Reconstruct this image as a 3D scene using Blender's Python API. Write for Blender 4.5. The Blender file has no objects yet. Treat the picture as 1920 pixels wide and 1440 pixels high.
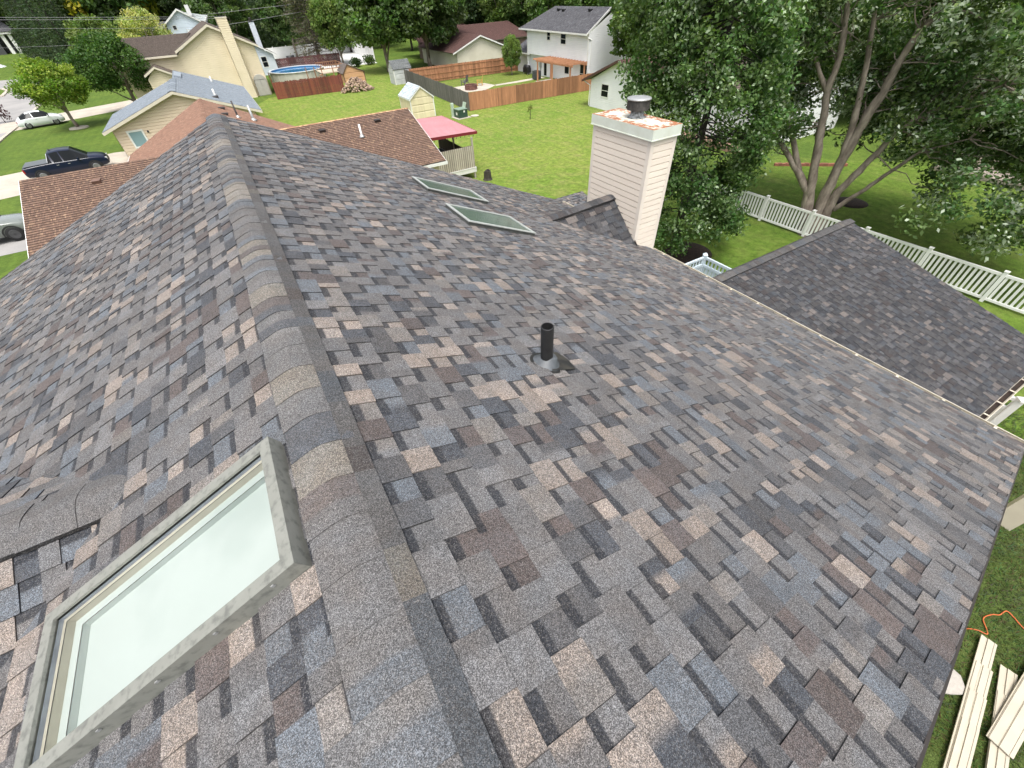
import bpy, math, random
import numpy as np
from mathutils import Vector, Matrix
random.seed(11)
RNG = np.random.default_rng(11)
SC = bpy.context.scene
COL = SC.collection
PI = math.pi

# ------------------------------------------------------------------ camera numbers (solved from the photograph)
FPX = 759.3634
PITCH, ROLL, YAW, TH = math.radians(44.92422), math.radians(3.50670), math.radians(28.52458), math.radians(23.17885)
CAM = Vector((0.19964, 0.0, 9.7))
FWD = Vector((math.sin(YAW) * math.cos(PITCH), math.cos(YAW) * math.cos(PITCH), -math.sin(PITCH)))
_r0 = Vector((math.cos(YAW), -math.sin(YAW), 0))
_d0 = FWD.cross(_r0)
if _d0.z > 0:
    _d0 = -_d0
RGT = math.cos(ROLL) * _r0 + math.sin(ROLL) * _d0
DWN = -math.sin(ROLL) * _r0 + math.cos(ROLL) * _d0


def ray(px, py):
    return (px - 960) * RGT + (py - 720) * DWN + FPX * FWD


def gp(px, py, z=0.0):
    v = ray(px, py)
    return CAM + v * ((z - CAM.z) / v.z)


def polar(px, py, dist):
    v = ray(px, py)
    n = math.hypot(v.x, v.y)
    return Vector((CAM.x + v.x / n * dist, CAM.y + v.y / n * dist, 0))


def terrain(x, y):
    return min(7.0, max(0.0, (y - 140) * 0.05))


# ------------------------------------------------------------------ mesh builder
class MB:
    def __init__(self):
        self.v = []; self.f = []; self.c = []; self.m = []; self.hascol = False

    def poly(self, pts, col=None, m=0):
        i = len(self.v)
        self.v.extend([tuple(p) for p in pts])
        n = len(pts)
        self.f.append(tuple(range(i, i + n)))
        self.m.append(m)
        if col is None:
            self.c.extend([(1, 1, 1)] * n)
        elif isinstance(col, list):
            self.c.extend(col); self.hascol = True
        else:
            self.c.extend([col] * n); self.hascol = True

    def obox(self, o, a, b, c, col=None, m=0):
        o = Vector(o); a = Vector(a); b = Vector(b); c = Vector(c)
        if a.cross(b).dot(c) < 0:
            a, b = b, a
        p = [o, o + a, o + a + b, o + b, o + c, o + a + c, o + a + b + c, o + b + c]
        for q in ((0, 3, 2, 1), (4, 5, 6, 7), (0, 1, 5, 4), (1, 2, 6, 5), (2, 3, 7, 6), (3, 0, 4, 7)):
            self.poly([p[k] for k in q], col, m)

    def box(self, x0, x1, y0, y1, z0, z1, col=None, m=0):
        self.obox((x0, y0, z0), (x1 - x0, 0, 0), (0, y1 - y0, 0), (0, 0, z1 - z0), col, m)

    def tube(self, pts, rad, n=8, col=None, m=0, cap=True):
        pts = [Vector(p) for p in pts]
        if not isinstance(rad, (list, tuple)):
            rad = [rad] * len(pts)
        rings = []
        ref = None
        for i, p in enumerate(pts):
            d = (pts[min(i + 1, len(pts) - 1)] - pts[max(i - 1, 0)]).normalized()
            if ref is None:
                ref = Vector((1, 0, 0)) if abs(d.x) < 0.8 else Vector((0, 1, 0))
            ref = (ref - d * ref.dot(d)).normalized()
            b = d.cross(ref)
            rings.append([p + (ref * math.cos(2 * PI * k / n) + b * math.sin(2 * PI * k / n)) * rad[i] for k in range(n)])
        self.rings(rings, col, m, cap)

    def rings(self, rings, col=None, m=0, cap=True, closed=True):
        base = len(self.v)
        n = len(rings[0])
        for r in rings:
            self.v.extend([tuple(p) for p in r])
        cc = col or (1, 1, 1)
        if col: self.hascol = True
        for i in range(len(rings) - 1):
            for k in range(n if closed else n - 1):
                a = base + i * n + k; b = base + i * n + (k + 1) % n
                self.f.append((a, b, b + n, a + n)); self.m.append(m); self.c.extend([cc] * 4)
        if cap and closed:
            self.f.append(tuple(base + k for k in reversed(range(n)))); self.m.append(m); self.c.extend([cc] * n)
            e = base + (len(rings) - 1) * n
            self.f.append(tuple(e + k for k in range(n))); self.m.append(m); self.c.extend([cc] * n)

    def lathe(self, o, prof, n=16, axis=(0, 0, 1), col=None, m=0, cap=True):
        o = Vector(o); ax = Vector(axis).normalized()
        r = Vector((1, 0, 0)) if abs(ax.x) < 0.8 else Vector((0, 1, 0))
        r = (r - ax * r.dot(ax)).normalized(); b = ax.cross(r)
        self.rings([[o + ax * z + (r * math.cos(2 * PI * k / n) + b * math.sin(2 * PI * k / n)) * max(q, 1e-4) for k in range(n)] for q, z in prof], col, m, cap)

    def build(self, name, mats, parent=None, smooth=False):
        me = bpy.data.meshes.new(name)
        me.from_pydata(self.v, [], self.f)
        if not isinstance(mats, (list, tuple)):
            mats = [mats]
        for mt in mats:
            me.materials.append(mt)
        if len(mats) > 1:
            me.polygons.foreach_set('material_index', self.m)
        if self.hascol:
            at = me.color_attributes.new('Col', 'FLOAT_COLOR', 'CORNER')
            arr = np.ones((len(self.c), 4), np.float32)
            arr[:, :3] = np.array(self.c, np.float32)
            at.data.foreach_set('color', arr.ravel())
        if smooth:
            me.polygons.foreach_set('use_smooth', [True] * len(me.polygons))
        me.update()
        o = bpy.data.objects.new(name, me)
        COL.objects.link(o)
        if parent is not None:
            o.parent = parent
        return o


def tag(o, label=None, cat=None, group=None, kind=None):
    if label: o['label'] = label
    if cat: o['category'] = cat
    if group: o['group'] = group
    if kind: o['kind'] = kind
    return o


def thing(name, label, cat, loc=(0, 0, 0), rz=0, group=None):
    o = bpy.data.objects.new(name, None)
    COL.objects.link(o)
    o.location = loc; o.rotation_euler = (0, 0, rz)
    o.empty_display_size = 0.3
    return tag(o, label, cat, group)


def copy_tree(o, parent=None):
    c = o.copy(); COL.objects.link(c)
    if parent is not None: c.parent = parent
    for ch in list(o.children):
        copy_tree(ch, c)
    return c


# ------------------------------------------------------------------ materials
def lin(r, g, b):
    f = lambda c: (c / 255 / 12.92) if c / 255 <= 0.04045 else ((c / 255 + 0.055) / 1.055) ** 2.4
    return (f(r), f(g), f(b))


def new_mat(name):
    m = bpy.data.materials.new(name)
    m.use_nodes = True
    nt = m.node_tree
    return m, nt, nt.nodes['Principled BSDF']


def N(nt, t, **kw):
    n = nt.nodes.new(t)
    for k, v in kw.items():
        setattr(n, k, v)
    return n


def mathn(nt, op, a, b=None, clamp=False):
    n = N(nt, 'ShaderNodeMath', operation=op, use_clamp=clamp)
    for i, x in enumerate((a, b)):
        if x is None: continue
        if isinstance(x, (int, float)): n.inputs[i].default_value = x
        else: nt.links.new(x, n.inputs[i])
    return n.outputs[0]


def mixc(nt, fac, a, b, mode='MIX'):
    n = N(nt, 'ShaderNodeMix', data_type='RGBA', blend_type=mode)
    for i, x in ((0, fac), (6, a), (7, b)):
        if isinstance(x, (int, float)): n.inputs[i].default_value = x
        elif isinstance(x, tuple): n.inputs[i].default_value = (*x[:3], 1)
        else: nt.links.new(x, n.inputs[i])
    return n.outputs[2]


def noise(nt, vec, scale, detail=3, rough=0.55):
    n = N(nt, 'ShaderNodeTexNoise')
    n.inputs['Scale'].default_value = scale; n.inputs['Detail'].default_value = detail
    n.inputs['Roughness'].default_value = rough
    if vec is not None: nt.links.new(vec, n.inputs['Vector'])
    return n.outputs['Fac']


def ramp(nt, fac, lo, hi, a=0.0, b=1.0):
    n = N(nt, 'ShaderNodeMapRange')
    n.inputs[1].default_value = lo; n.inputs[2].default_value = hi
    n.inputs[3].default_value = a; n.inputs[4].default_value = b
    nt.links.new(fac, n.inputs[0])
    return n.outputs[0]


def bump(nt, bs, h, strength=0.3, dist=0.01):
    b = N(nt, 'ShaderNodeBump')
    b.inputs['Strength'].default_value = strength; b.inputs['Distance'].default_value = dist
    nt.links.new(h, b.inputs['Height']); nt.links.new(b.outputs[0], bs.inputs['Normal'])


def objvec(nt, scale=(1, 1, 1)):
    t = N(nt, 'ShaderNodeTexCoord'); mp = N(nt, 'ShaderNodeMapping')
    mp.inputs['Scale'].default_value = scale
    nt.links.new(t.outputs['Object'], mp.inputs['Vector'])
    return mp.outputs[0]


_MC = {}


def mat(name, c1, c2=None, scale=4.0, rough=0.8, lo=0.35, hi=0.65, bumps=0.0, bscale=40, metal=0.0, stretch=(1, 1, 1), attr=False, fine=0.0, fscale=60, spec=0.5):
    if name in _MC: return _MC[name]
    m, nt, bs = new_mat(name)
    v = objvec(nt, stretch)
    base = tuple(c1)
    if c2 is None: c2 = tuple(x * 0.82 for x in c1)
    col = mixc(nt, ramp(nt, noise(nt, v, scale), lo, hi), base, tuple(c2))
    if attr:
        a = N(nt, 'ShaderNodeVertexColor', layer_name='Col')
        col = mixc(nt, 1.0, col, a.outputs[0], 'MULTIPLY')
    if fine:
        g = ramp(nt, noise(nt, v, fscale, 4, 0.7), 0.25, 0.75, 1 - fine, 1 + fine)
        col = mixc(nt, 1.0, col, g, 'MULTIPLY')
    nt.links.new(col, bs.inputs['Base Color'])
    bs.inputs['Roughness'].default_value = rough; bs.inputs['Metallic'].default_value = metal
    bs.inputs['Specular IOR Level'].default_value = spec
    if bumps: bump(nt, bs, noise(nt, v, bscale, 4), bumps)
    _MC[name] = m
    return m


def shingle_mat(name, gran=430, gain=1.0, contrast=1.0):
    m, nt, bs = new_mat(name)
    v = objvec(nt)
    a = N(nt, 'ShaderNodeVertexColor', layer_name='Col')
    vo = N(nt, 'ShaderNodeTexVoronoi'); vo.inputs['Scale'].default_value = gran
    nt.links.new(v, vo.inputs['Vector'])
    sep = N(nt, 'ShaderNodeSeparateColor'); nt.links.new(vo.outputs['Color'], sep.inputs[0])
    p = mathn(nt, 'POWER', sep.outputs[0], 1.7)
    g = ramp(nt, p, 0, 1, 1 - 0.58 * contrast, 1 + 1.10 * contrast)
    vo2 = N(nt, 'ShaderNodeTexVoronoi'); vo2.inputs['Scale'].default_value = gran * 0.42
    nt.links.new(v, vo2.inputs['Vector'])
    sp2 = N(nt, 'ShaderNodeSeparateColor'); nt.links.new(vo2.outputs['Color'], sp2.inputs[0])
    g2 = ramp(nt, sp2.outputs[1], 0, 1, 1 - 0.10 * contrast, 1 + 0.10 * contrast)
    alt = mixc(nt, ramp(nt, sep.outputs[2], .35, .9), (.040, .042, .047), (.185, .174, .165))
    amt = mathn(nt, 'MULTIPLY', ramp(nt, sp2.outputs[0], .55, .60), .36 * contrast)
    big = ramp(nt, noise(nt, v, 2.2, 4), 0.3, 0.7, 0.93, 1.07)
    wear = ramp(nt, noise(nt, v, 14, 5, .65), 0.28, 0.72, 0.91, 1.09)
    col = mixc(nt, 1.0, mixc(nt, amt, a.outputs[0], alt), mathn(nt, 'MULTIPLY', g, g2), 'MULTIPLY')
    col = mixc(nt, 1.0, col, mathn(nt, 'MULTIPLY', mathn(nt, 'MULTIPLY', big, wear), gain), 'MULTIPLY')
    col = mixc(nt, 1.0, col, mixc(nt, ramp(nt, noise(nt, v, 7, 4), .35, .65), (1.03, .995, .97), (.975, 1.0, 1.03)), 'MULTIPLY')
    nt.links.new(col, bs.inputs['Base Color'])
    bs.inputs['Roughness'].default_value = 0.9; bs.inputs['Specular IOR Level'].default_value = 0.35
    bump(nt, bs, mathn(nt, 'ADD', sep.outputs[0], noise(nt, v, 60, 3)), 0.35, 0.002)
    return m


def glass_mat(name, tint, dark=False, rough=0.03):
    m, nt, bs = new_mat(name)
    if dark:
        bs.inputs['Base Color'].default_value = (*tint, 1); bs.inputs['Roughness'].default_value = rough
        bs.inputs['Specular IOR Level'].default_value = 0.12
        return m
    out = nt.nodes['Material Output']
    tr = N(nt, 'ShaderNodeBsdfTransparent'); tr.inputs[0].default_value = (*tint, 1)
    gl = N(nt, 'ShaderNodeBsdfGlossy'); gl.inputs['Roughness'].default_value = rough
    fr = N(nt, 'ShaderNodeFresnel'); fr.inputs[0].default_value = 1.65
    ms = N(nt, 'ShaderNodeMixShader')
    nt.links.new(fr.outputs[0], ms.inputs[0]); nt.links.new(tr.outputs[0], ms.inputs[1]); nt.links.new(gl.outputs[0], ms.inputs[2])
    nt.links.new(ms.outputs[0], out.inputs['Surface'])
    return m


def leaf_mat(name, gain=1.0, trans=0.32):
    m, nt, bs = new_mat(name)
    a = N(nt, 'ShaderNodeVertexColor', layer_name='Col')
    oi = N(nt, 'ShaderNodeObjectInfo')
    g = ramp(nt, oi.outputs['Random'], 0, 1, 0.86 * gain, 1.14 * gain)
    col = mixc(nt, 1.0, a.outputs[0], g, 'MULTIPLY')
    nt.links.new(col, bs.inputs['Base Color'])
    bs.inputs['Roughness'].default_value = 0.55; bs.inputs['Specular IOR Level'].default_value = 0.35
    tl = N(nt, 'ShaderNodeBsdfTranslucent')
    tcol = mixc(nt, 1.0, col, (1.1, 1.25, 0.5), 'MULTIPLY')
    nt.links.new(tcol, tl.inputs[0])
    ms = N(nt, 'ShaderNodeMixShader'); ms.inputs[0].default_value = trans
    nt.links.new(bs.outputs[0], ms.inputs[1]); nt.links.new(tl.outputs[0], ms.inputs[2])
    nt.links.new(ms.outputs[0], nt.nodes['Material Output'].inputs['Surface'])
    return m


def grass_mat(name, ca, cb, cc, fine=0.45, stretch=(1, 1, 1)):
    m, nt, bs = new_mat(name)
    v = objvec(nt, stretch)
    col = mixc(nt, ramp(nt, noise(nt, v, 0.16, 6, 0.7), 0.40, 0.60), ca, cb)
    col = mixc(nt, ramp(nt, noise(nt, v, 0.9, 5, 0.65), 0.45, 0.75), col, cc)
    wv = N(nt, 'ShaderNodeTexWave'); wv.inputs['Scale'].default_value = .42; wv.inputs['Distortion'].default_value = 2.2; wv.inputs['Detail'].default_value = 3
    nt.links.new(objvec(nt, (1, .35, 1)), wv.inputs['Vector'])
    col = mixc(nt, 1.0, col, ramp(nt, wv.outputs['Fac'], 0, 1, .95, 1.04), 'MULTIPLY')
    dry = ramp(nt, noise(nt, v, .42, 7, .75), .60, .72, 0, .55)
    col = mixc(nt, dry, col, tuple(x * y for x, y in zip(cc, (1.25, 1.05, 1.6))))
    clv = ramp(nt, noise(nt, v, 1.7, 6, .7), .60, .68, 0, .5)
    col = mixc(nt, clv, col, tuple(x * y for x, y in zip(ca, (.62, .78, .8))))
    f1 = ramp(nt, noise(nt, v, 3.2, 6, 0.8), 0.25, 0.75, 1 - fine, 1 + fine)
    f2 = ramp(nt, noise(nt, v, 45.0, 3, 0.7), 0.25, 0.75, 1 - fine, 1 + fine)
    col = mixc(nt, 1.0, col, mathn(nt, 'MULTIPLY', f1, f2), 'MULTIPLY')
    nt.links.new(col, bs.inputs['Base Color'])
    bs.inputs['Roughness'].default_value = 0.9; bs.inputs['Specular IOR Level'].default_value = 0.15
    bump(nt, bs, mathn(nt, 'ADD', noise(nt, v, 30, 4), noise(nt, v, 5, 3)), 0.6, 0.06)
    return m


SH_MAIN = shingle_mat('weathered_blend_shingle')
SH_FAR = shingle_mat('neighbour_shingle', gran=60, contrast=0.22)
WHITE = mat('white_trim_paint', (.74, .74, .72), (.66, .66, .64), 1.5, 0.45)
CREAM = mat('cream_trim_paint', (.62, .57, .46), (.56, .51, .41), 1.5, 0.5)
ALMOND = mat('almond_vinyl_siding', (.78, .70, .60), (.74, .655, .56), 1.1, 0.5, bumps=0.12, bscale=90, stretch=(1, 1, 6), fine=.05, fscale=14)
ALMOND_TRIM = mat('almond_vinyl_trim', (.76, .69, .60), (.70, .63, .55), 2, 0.45)
WSIDING = mat('white_vinyl_siding', (.80, .81, .82), (.75, .76, .78), .8, 0.5)
CSIDING = mat('cream_vinyl_siding', (.66, .62, .52), (.60, .56, .46), .8, 0.55)
YSIDING = mat('yellow_cream_siding', (.72, .63, .46), (.66, .575, .41), .8, 0.6)
TSIDING = mat('tan_lap_siding', (.70, .565, .43), (.64, .51, .385), .8, 0.6)
DKGLASS = glass_mat('dark_window_glass', (.010, .012, .014), True, .06)
PALEGLASS = glass_mat('pale_shaded_window_glass', (.22, .32, .34), True, 0.15)
CONC = mat('concrete', (.46, .41, .34), (.36, .33, .28), .7, 0.9, fine=.12, fscale=9, bumps=.1)
ASPH = mat('asphalt_road', (.30, .29, .28), (.24, .235, .23), .3, 0.9, fine=.10, fscale=12)
CEDAR = mat('cedar_boards', (.42, .20, .105), (.31, .145, .075), 1.2, 0.8, attr=True, fine=.18, fscale=5, stretch=(6, 6, .6))
GREYWOOD = mat('weathered_grey_boards', (.15, .14, .13), (.09, .085, .08), 1.2, 0.85, attr=True, fine=.22, fscale=5, stretch=(6, 6, .6))
REDWOOD = mat('red_stained_boards', (.23, .060, .034), (.15, .042, .028), .5, 0.75, attr=True, fine=.2, fscale=5, stretch=(6, 6, .6))
DARKMETAL = mat('dark_brown_metal', (.035, .028, .026), None, 8, 0.5)
BLACKPVC = mat('black_pipe_plastic', (.014, .014, .015), (.022, .022, .022), 14, 0.42)
GALV = mat('galvanised_metal', (.42, .43, .43), (.33, .34, .34), 9, 0.45, metal=.5)
BARK = mat('tree_bark', (.30, .255, .21), (.15, .12, .098), 5, 0.95, bumps=.6, bscale=16, stretch=(1, 1, .35), fine=.25, fscale=18)
DARKBARK = mat('dark_tree_bark', (.05, .042, .034), (.03, .026, .022), 4, 0.95)
LEAF = leaf_mat('leaf_surface', 1.28, .42)
VINYL = mat('white_vinyl_fence', (.82, .82, .81), (.78, .78, .77), 2, 0.4)
BLUEVINYL = mat('pale_blue_grey_vinyl', (.55, .63, .69), (.48, .56, .62), 2, 0.45)
RUBBER = mat('tyre_rubber', (.012, .012, .013), None, 6, 0.8)
ALLOY = mat('wheel_alloy', (.27, .275, .28), None, 6, 0.35, metal=.8)
BLACK = mat('black_plastic', (.012, .012, .013), None, 6, 0.5)
MULCH = mat('dark_mulch', (.035, .02, .014), (.015, .01, .008), 9, .95, bumps=.6, bscale=25, fine=.5, fscale=30)

# ------------------------------------------------------------------ shingle generator
PAL = [((.105, .102, .102), 40), ((.121, .119, .120), 20), ((.096, .106, .119), 15), ((.050, .054, .062), 10),
       ((.200, .172, .151), 14), ((.080, .067, .064), 12), ((.148, .137, .128), 7), ((.070, .070, .073), 9)]
CAPPAL = [((.104, .101, .100), 34), ((.116, .114, .113), 26), ((.096, .104, .114), 16), ((.060, .064, .071), 9), ((.150, .138, .120), 14), ((.088, .077, .073), 11)]
SHADEPAL = [(tuple(x * q * (1.15 if c[0] > .11 else .9) for x, q in zip(c, (.44, .45, .475))), w * (.7 if c[0] > .14 else 1)) for c, w in PAL]  # same shingles darkened: the wing's dimmer light is put into the colour
BROWN = [((.150, .094, .068), 40), ((.132, .083, .060), 30), ((.235, .155, .103), 7), ((.112, .070, .052), 14), ((.172, .110, .077), 18)]
ORANGE = [((.225, .125, .084), 40), ((.19, .105, .071), 30), ((.28, .172, .118), 14), ((.165, .092, .064), 14)]
BLUEGREY = [((.185, .215, .245), 40), ((.14, .17, .20), 26), ((.225, .255, .28), 16)]
DKGREY = [((.075, .076, .085), 40), ((.105, .107, .115), 30), ((.05, .05, .056), 20), ((.14, .14, .15), 8)]
MAROON = [((.10, .052, .045), 40), ((.083, .043, .038), 30), ((.12, .064, .055), 12)]
UMBER = [((.105, .083, .068), 40), ((.088, .07, .058), 30), ((.125, .10, .082), 15)]


def pick(pal, rnd):
    t = rnd.random() * sum(w for _, w in pal)
    for c, w in pal:
        t -= w
        if t <= 0: break
    j = 1 + rnd.gauss(0, .07)
    return tuple(x * j for x in c)


def shingles(mb, O, U, D, Nn, ulen, slen, expo=.1434, pal=PAL, seed=1, clip=None, holes=(), arch=True, wide=(.095, .195), lift=1.0, s_start=0.0):
    """courses of shingles on a slope: O on the upper edge, U along the ridge, D down the slope, Nn outward"""
    rnd = random.Random(seed)
    O, U, D, Nn = Vector(O), Vector(U), Vector(D), Vector(Nn)
    P = lambda u, s, h: O + U * u + D * s + Nn * h
    k = 0
    s0 = s_start
    while s0 < slen - .01:
        s1 = min(expo if (k == 0 and s_start > 0) else s0 + expo, slen)
        ua, ub = clip(s0, s1) if clip else (0, ulen)
        ivs = [(ua, ub)] if ub - ua > .02 else []
        for (h0, h1, t0, t1) in holes:
            if s1 > t0 + .01 and s0 < t1 - .01:
                nv = []
                for a, b in ivs:
                    if h0 > a: nv.append((a, min(b, h0)))
                    if h1 < b: nv.append((max(a, h1), b))
                ivs = [(a, b) for a, b in nv if b - a > .01]
        u = ua - rnd.random() * .9
        nextjoint = u + 1.0
        tooth = rnd.random() < .5
        prev = pick(pal, rnd)
        dz = rnd.uniform(-.0008, .0008)
        while u < ub:
            w = rnd.uniform(*wide) * (1.0 if tooth or not arch else .85)
            if nextjoint - (u + w) < .06: w = max(.05, nextjoint - u)
            u1 = u + w
            gap = .0018 if arch and u1 >= nextjoint - 1e-6 else 0.0
            if gap: nextjoint = u1 + 1.0
            c = prev if rnd.random() < .10 else pick(pal, rnd)
            q_ = 1 + rnd.uniform(-.11, .11)
            cells = [(u, u1 - gap, c, tuple(x * q_ for x in c))]
            if arch and w > .11 and rnd.random() < .20:
                c2 = pick(pal, rnd); um = u + w * rnd.uniform(.3, .7); e = rnd.uniform(.006, .03)
                cells = [(u, um - e, c, c), (um - e, um + e, c, c2), (um + e, u1 - gap, c2, c2)]
                c = c2
            prev = c
            hb = (.0115 if arch else .010) * lift; ht = .0025 * lift
            th = (.0070 if tooth else 0.0) * lift if arch else rnd.uniform(0, .0012)
            ov = .012 if k else -.006
            for a, b in ivs:
                for (x0, x1, ca, cb) in cells:
                    x0c, x1c = max(x0, a), min(x1, b)
                    if x1c - x0c < .002: continue
                    j = rnd.uniform(-.0016, .0016) if arch else 0
                    e0, e1 = ht + th + dz, hb + th + dz
                    sb = s1 + j
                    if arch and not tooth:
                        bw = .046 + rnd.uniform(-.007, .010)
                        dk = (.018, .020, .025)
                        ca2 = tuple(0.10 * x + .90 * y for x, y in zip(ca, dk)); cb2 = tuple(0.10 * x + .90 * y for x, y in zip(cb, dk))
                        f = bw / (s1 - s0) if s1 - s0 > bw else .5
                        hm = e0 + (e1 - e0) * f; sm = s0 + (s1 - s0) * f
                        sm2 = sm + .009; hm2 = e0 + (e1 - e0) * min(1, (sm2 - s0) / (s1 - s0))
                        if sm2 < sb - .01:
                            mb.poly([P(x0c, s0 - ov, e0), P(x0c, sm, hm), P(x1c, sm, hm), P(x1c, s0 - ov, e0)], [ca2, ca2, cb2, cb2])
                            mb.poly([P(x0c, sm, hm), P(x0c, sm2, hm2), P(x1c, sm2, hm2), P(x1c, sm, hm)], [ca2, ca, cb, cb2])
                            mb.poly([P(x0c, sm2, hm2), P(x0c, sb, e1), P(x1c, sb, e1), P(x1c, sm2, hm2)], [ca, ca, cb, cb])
                        else:
                            mb.poly([P(x0c, s0 - ov, e0), P(x0c, sb, e1), P(x1c, sb, e1), P(x1c, s0 - ov, e0)], [ca, ca, cb, cb])
                    else:
                        mb.poly([P(x0c, s0 - ov, e0), P(x0c, sb, e1), P(x1c, sb, e1), P(x1c, s0 - ov, e0)], [ca, ca, cb, cb])
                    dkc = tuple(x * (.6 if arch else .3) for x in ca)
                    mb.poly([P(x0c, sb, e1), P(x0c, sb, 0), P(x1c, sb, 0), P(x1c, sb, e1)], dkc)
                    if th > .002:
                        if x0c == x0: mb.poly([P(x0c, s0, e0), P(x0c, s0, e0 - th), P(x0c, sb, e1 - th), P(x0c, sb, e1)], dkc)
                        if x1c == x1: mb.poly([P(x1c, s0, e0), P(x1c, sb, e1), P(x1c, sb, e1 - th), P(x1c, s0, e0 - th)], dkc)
            u = u1
            tooth = not tooth if (arch and rnd.random() < .93) else tooth
        s0 = s1; k += 1
    return mb


def ridge_cap(mb, A, B, side, tanL, tanR, w=.138, lift=.030, expo=.2, pal=CAPPAL, seed=3, r=.05):
    """overlapping bent cap shingles from A (far) to B (near), butts facing B"""
    rnd = random.Random(seed)
    A, B, side = Vector(A), Vector(B), Vector(side)
    L = (B - A).length; d = (B - A) / L
    n = int(L / expo)
    ts = [i / 6 - 1 for i in range(13)]

    def prof(t):
        x = t * w
        tn = tanL if t < 0 else tanR
        return x, -tn * math.sqrt(x * x + r * r) + tn * (math.sqrt(w * w + r * r) - w) + lift

    prevc = pick(pal, rnd)
    for i in range(n + 1):
        a = i * expo; b = min(L, a + expo + rnd.uniform(-.004, .004))
        if b <= a: break
        cuts = [0.0, 1.0]
        bands = [pick(pal, rnd) if rnd.random() < .6 else prevc]
        if rnd.random() < .8:
            q = rnd.uniform(.35, .7); e_ = rnd.uniform(.02, .10); cuts = [0, q - e_, q + e_, 1]; bands = [bands[0], None, pick(pal, rnd)]
        prevc = bands[-1]
        tilt = rnd.uniform(-.004, .004)
        for ci in range(len(cuts) - 1):
            f0, f1 = cuts[ci], cuts[ci + 1]
            c0 = bands[ci] if bands[ci] else bands[ci - 1]; c1 = bands[ci] if bands[ci] else bands[ci + 1]
            for k in range(len(ts) - 1):
                q = []
                for (t, f) in ((ts[k], f0), (ts[k], f1), (ts[k + 1], f1), (ts[k + 1], f0)):
                    x, z = prof(t)
                    wob = .012 * math.sin(7 * (a + (b - a) * f) + 2 * t) * .15
                    q.append(A + d * (a + (b - a) * f - (0.02 if f == 0 else 0)) + side * (x + tilt) + Vector((0, 0, z + .003 * f + wob)))
                mb.poly(q, [c0, c1, c1, c0])
        for k in range(len(ts) - 1):     # butt edge
            q = []
            for t, h in ((ts[k], 1), (ts[k], 0), (ts[k + 1], 0), (ts[k + 1], 1)):
                x, z = prof(t)
                q.append(A + d * b + side * (x + tilt) + Vector((0, 0, z + .003 * h - (.002 if not h else 0))))
            mb.poly(q, tuple(x * .7 for x in prevc))
        for sgn in (-1, 1):              # side drop of each cap
            x, z = prof(sgn)
            p0 = A + d * (a) + side * (x + tilt) + Vector((0, 0, z)); p1 = A + d * b + side * (x + tilt) + Vector((0, 0, z + .003))
            mb.poly([p0, p1, p1 - Vector((0, 0, .024)), p0 - Vector((0, 0, .024))], (.022, .021, .021))
    return mb


def siding(mb, O, U, Nn, z0, z1, f, expo=.12, out=None, col=None):
    out = out or min(.03, expo * .14)
    """horizontal laps on a wall plane; f(z) gives the left and right end of the wall at height z"""
    O, U, Nn = Vector(O), Vector(U), Vector(Nn)
    Z = Vector((0, 0, 1))
    z = z0
    while z < z1 - .005:
        zt = min(z + expo, z1)
        a0, a1 = f(z); b0, b1 = f(zt - .001)
        if a1 - a0 > .01:
            p = lambda x, zz, h: O + U * x + Z * (zz - O.z) + Nn * h
            zc = z + (zt - z) * .80; zd = z + (zt - z) * .88
            lerp = lambda zz: ((a0 + (b0 - a0) * (zz - z) / (zt - z)), (a1 + (b1 - a1) * (zz - z) / (zt - z)))
            c0, c1 = lerp(zc); d0, d1 = lerp(zd)
            mb.poly([p(a0, z, out * 1.25), p(a1, z, out * 1.25), p(c1, zc, out), p(c0, zc, out)], col)
            mb.poly([p(c0, zc, out), p(c1, zc, out), p(d1, zd, .001), p(d0, zd, .001)], col)
            mb.poly([p(d0, zd, .001), p(d1, zd, .001), p(b1, zt, .0), p(b0, zt, .0)], col)
            mb.poly([p(a0, z, out * 1.25), p(a0, z, 0), p(a1, z, 0), p(a1, z, out * 1.25)], col)
        z = zt


def gablef(w0, w1, h, apex_x, apex_z, eaveL=None):
    def f(z):
        if z <= h: return (w0, w1)
        t = (z - h) / (apex_z - h)
        return (w0 + (apex_x - w0) * t, w1 + (apex_x - w1) * t)
    return f


def window(parent, O, U, Nn, x, z, w, h, frame=WHITE, glass=DKGLASS, bar=True, fw=.07):
    O, U, Nn = Vector(O), Vector(U), Vector(Nn)
    Z = Vector((0, 0, 1))
    b = O + U * x + Z * (z - O.z)
    m = MB()
    for (dx, dz, ww, hh) in ((-fw, -fw, w + 2 * fw, fw), (-fw, h, w + 2 * fw, fw), (-fw, 0, fw, h), (w, 0, fw, h)) + (((0, h / 2 - .02, w, .04),) if bar else ()):
        m.obox(b + U * dx + Z * dz, U * ww, Nn * .05, Z * hh)
    fr = m.build('window', frame, parent)
    g = MB(); g.obox(b + Nn * .016, U * w, Nn * .012, Z * h); g.build('pane', glass, fr)
    return fr


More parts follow.
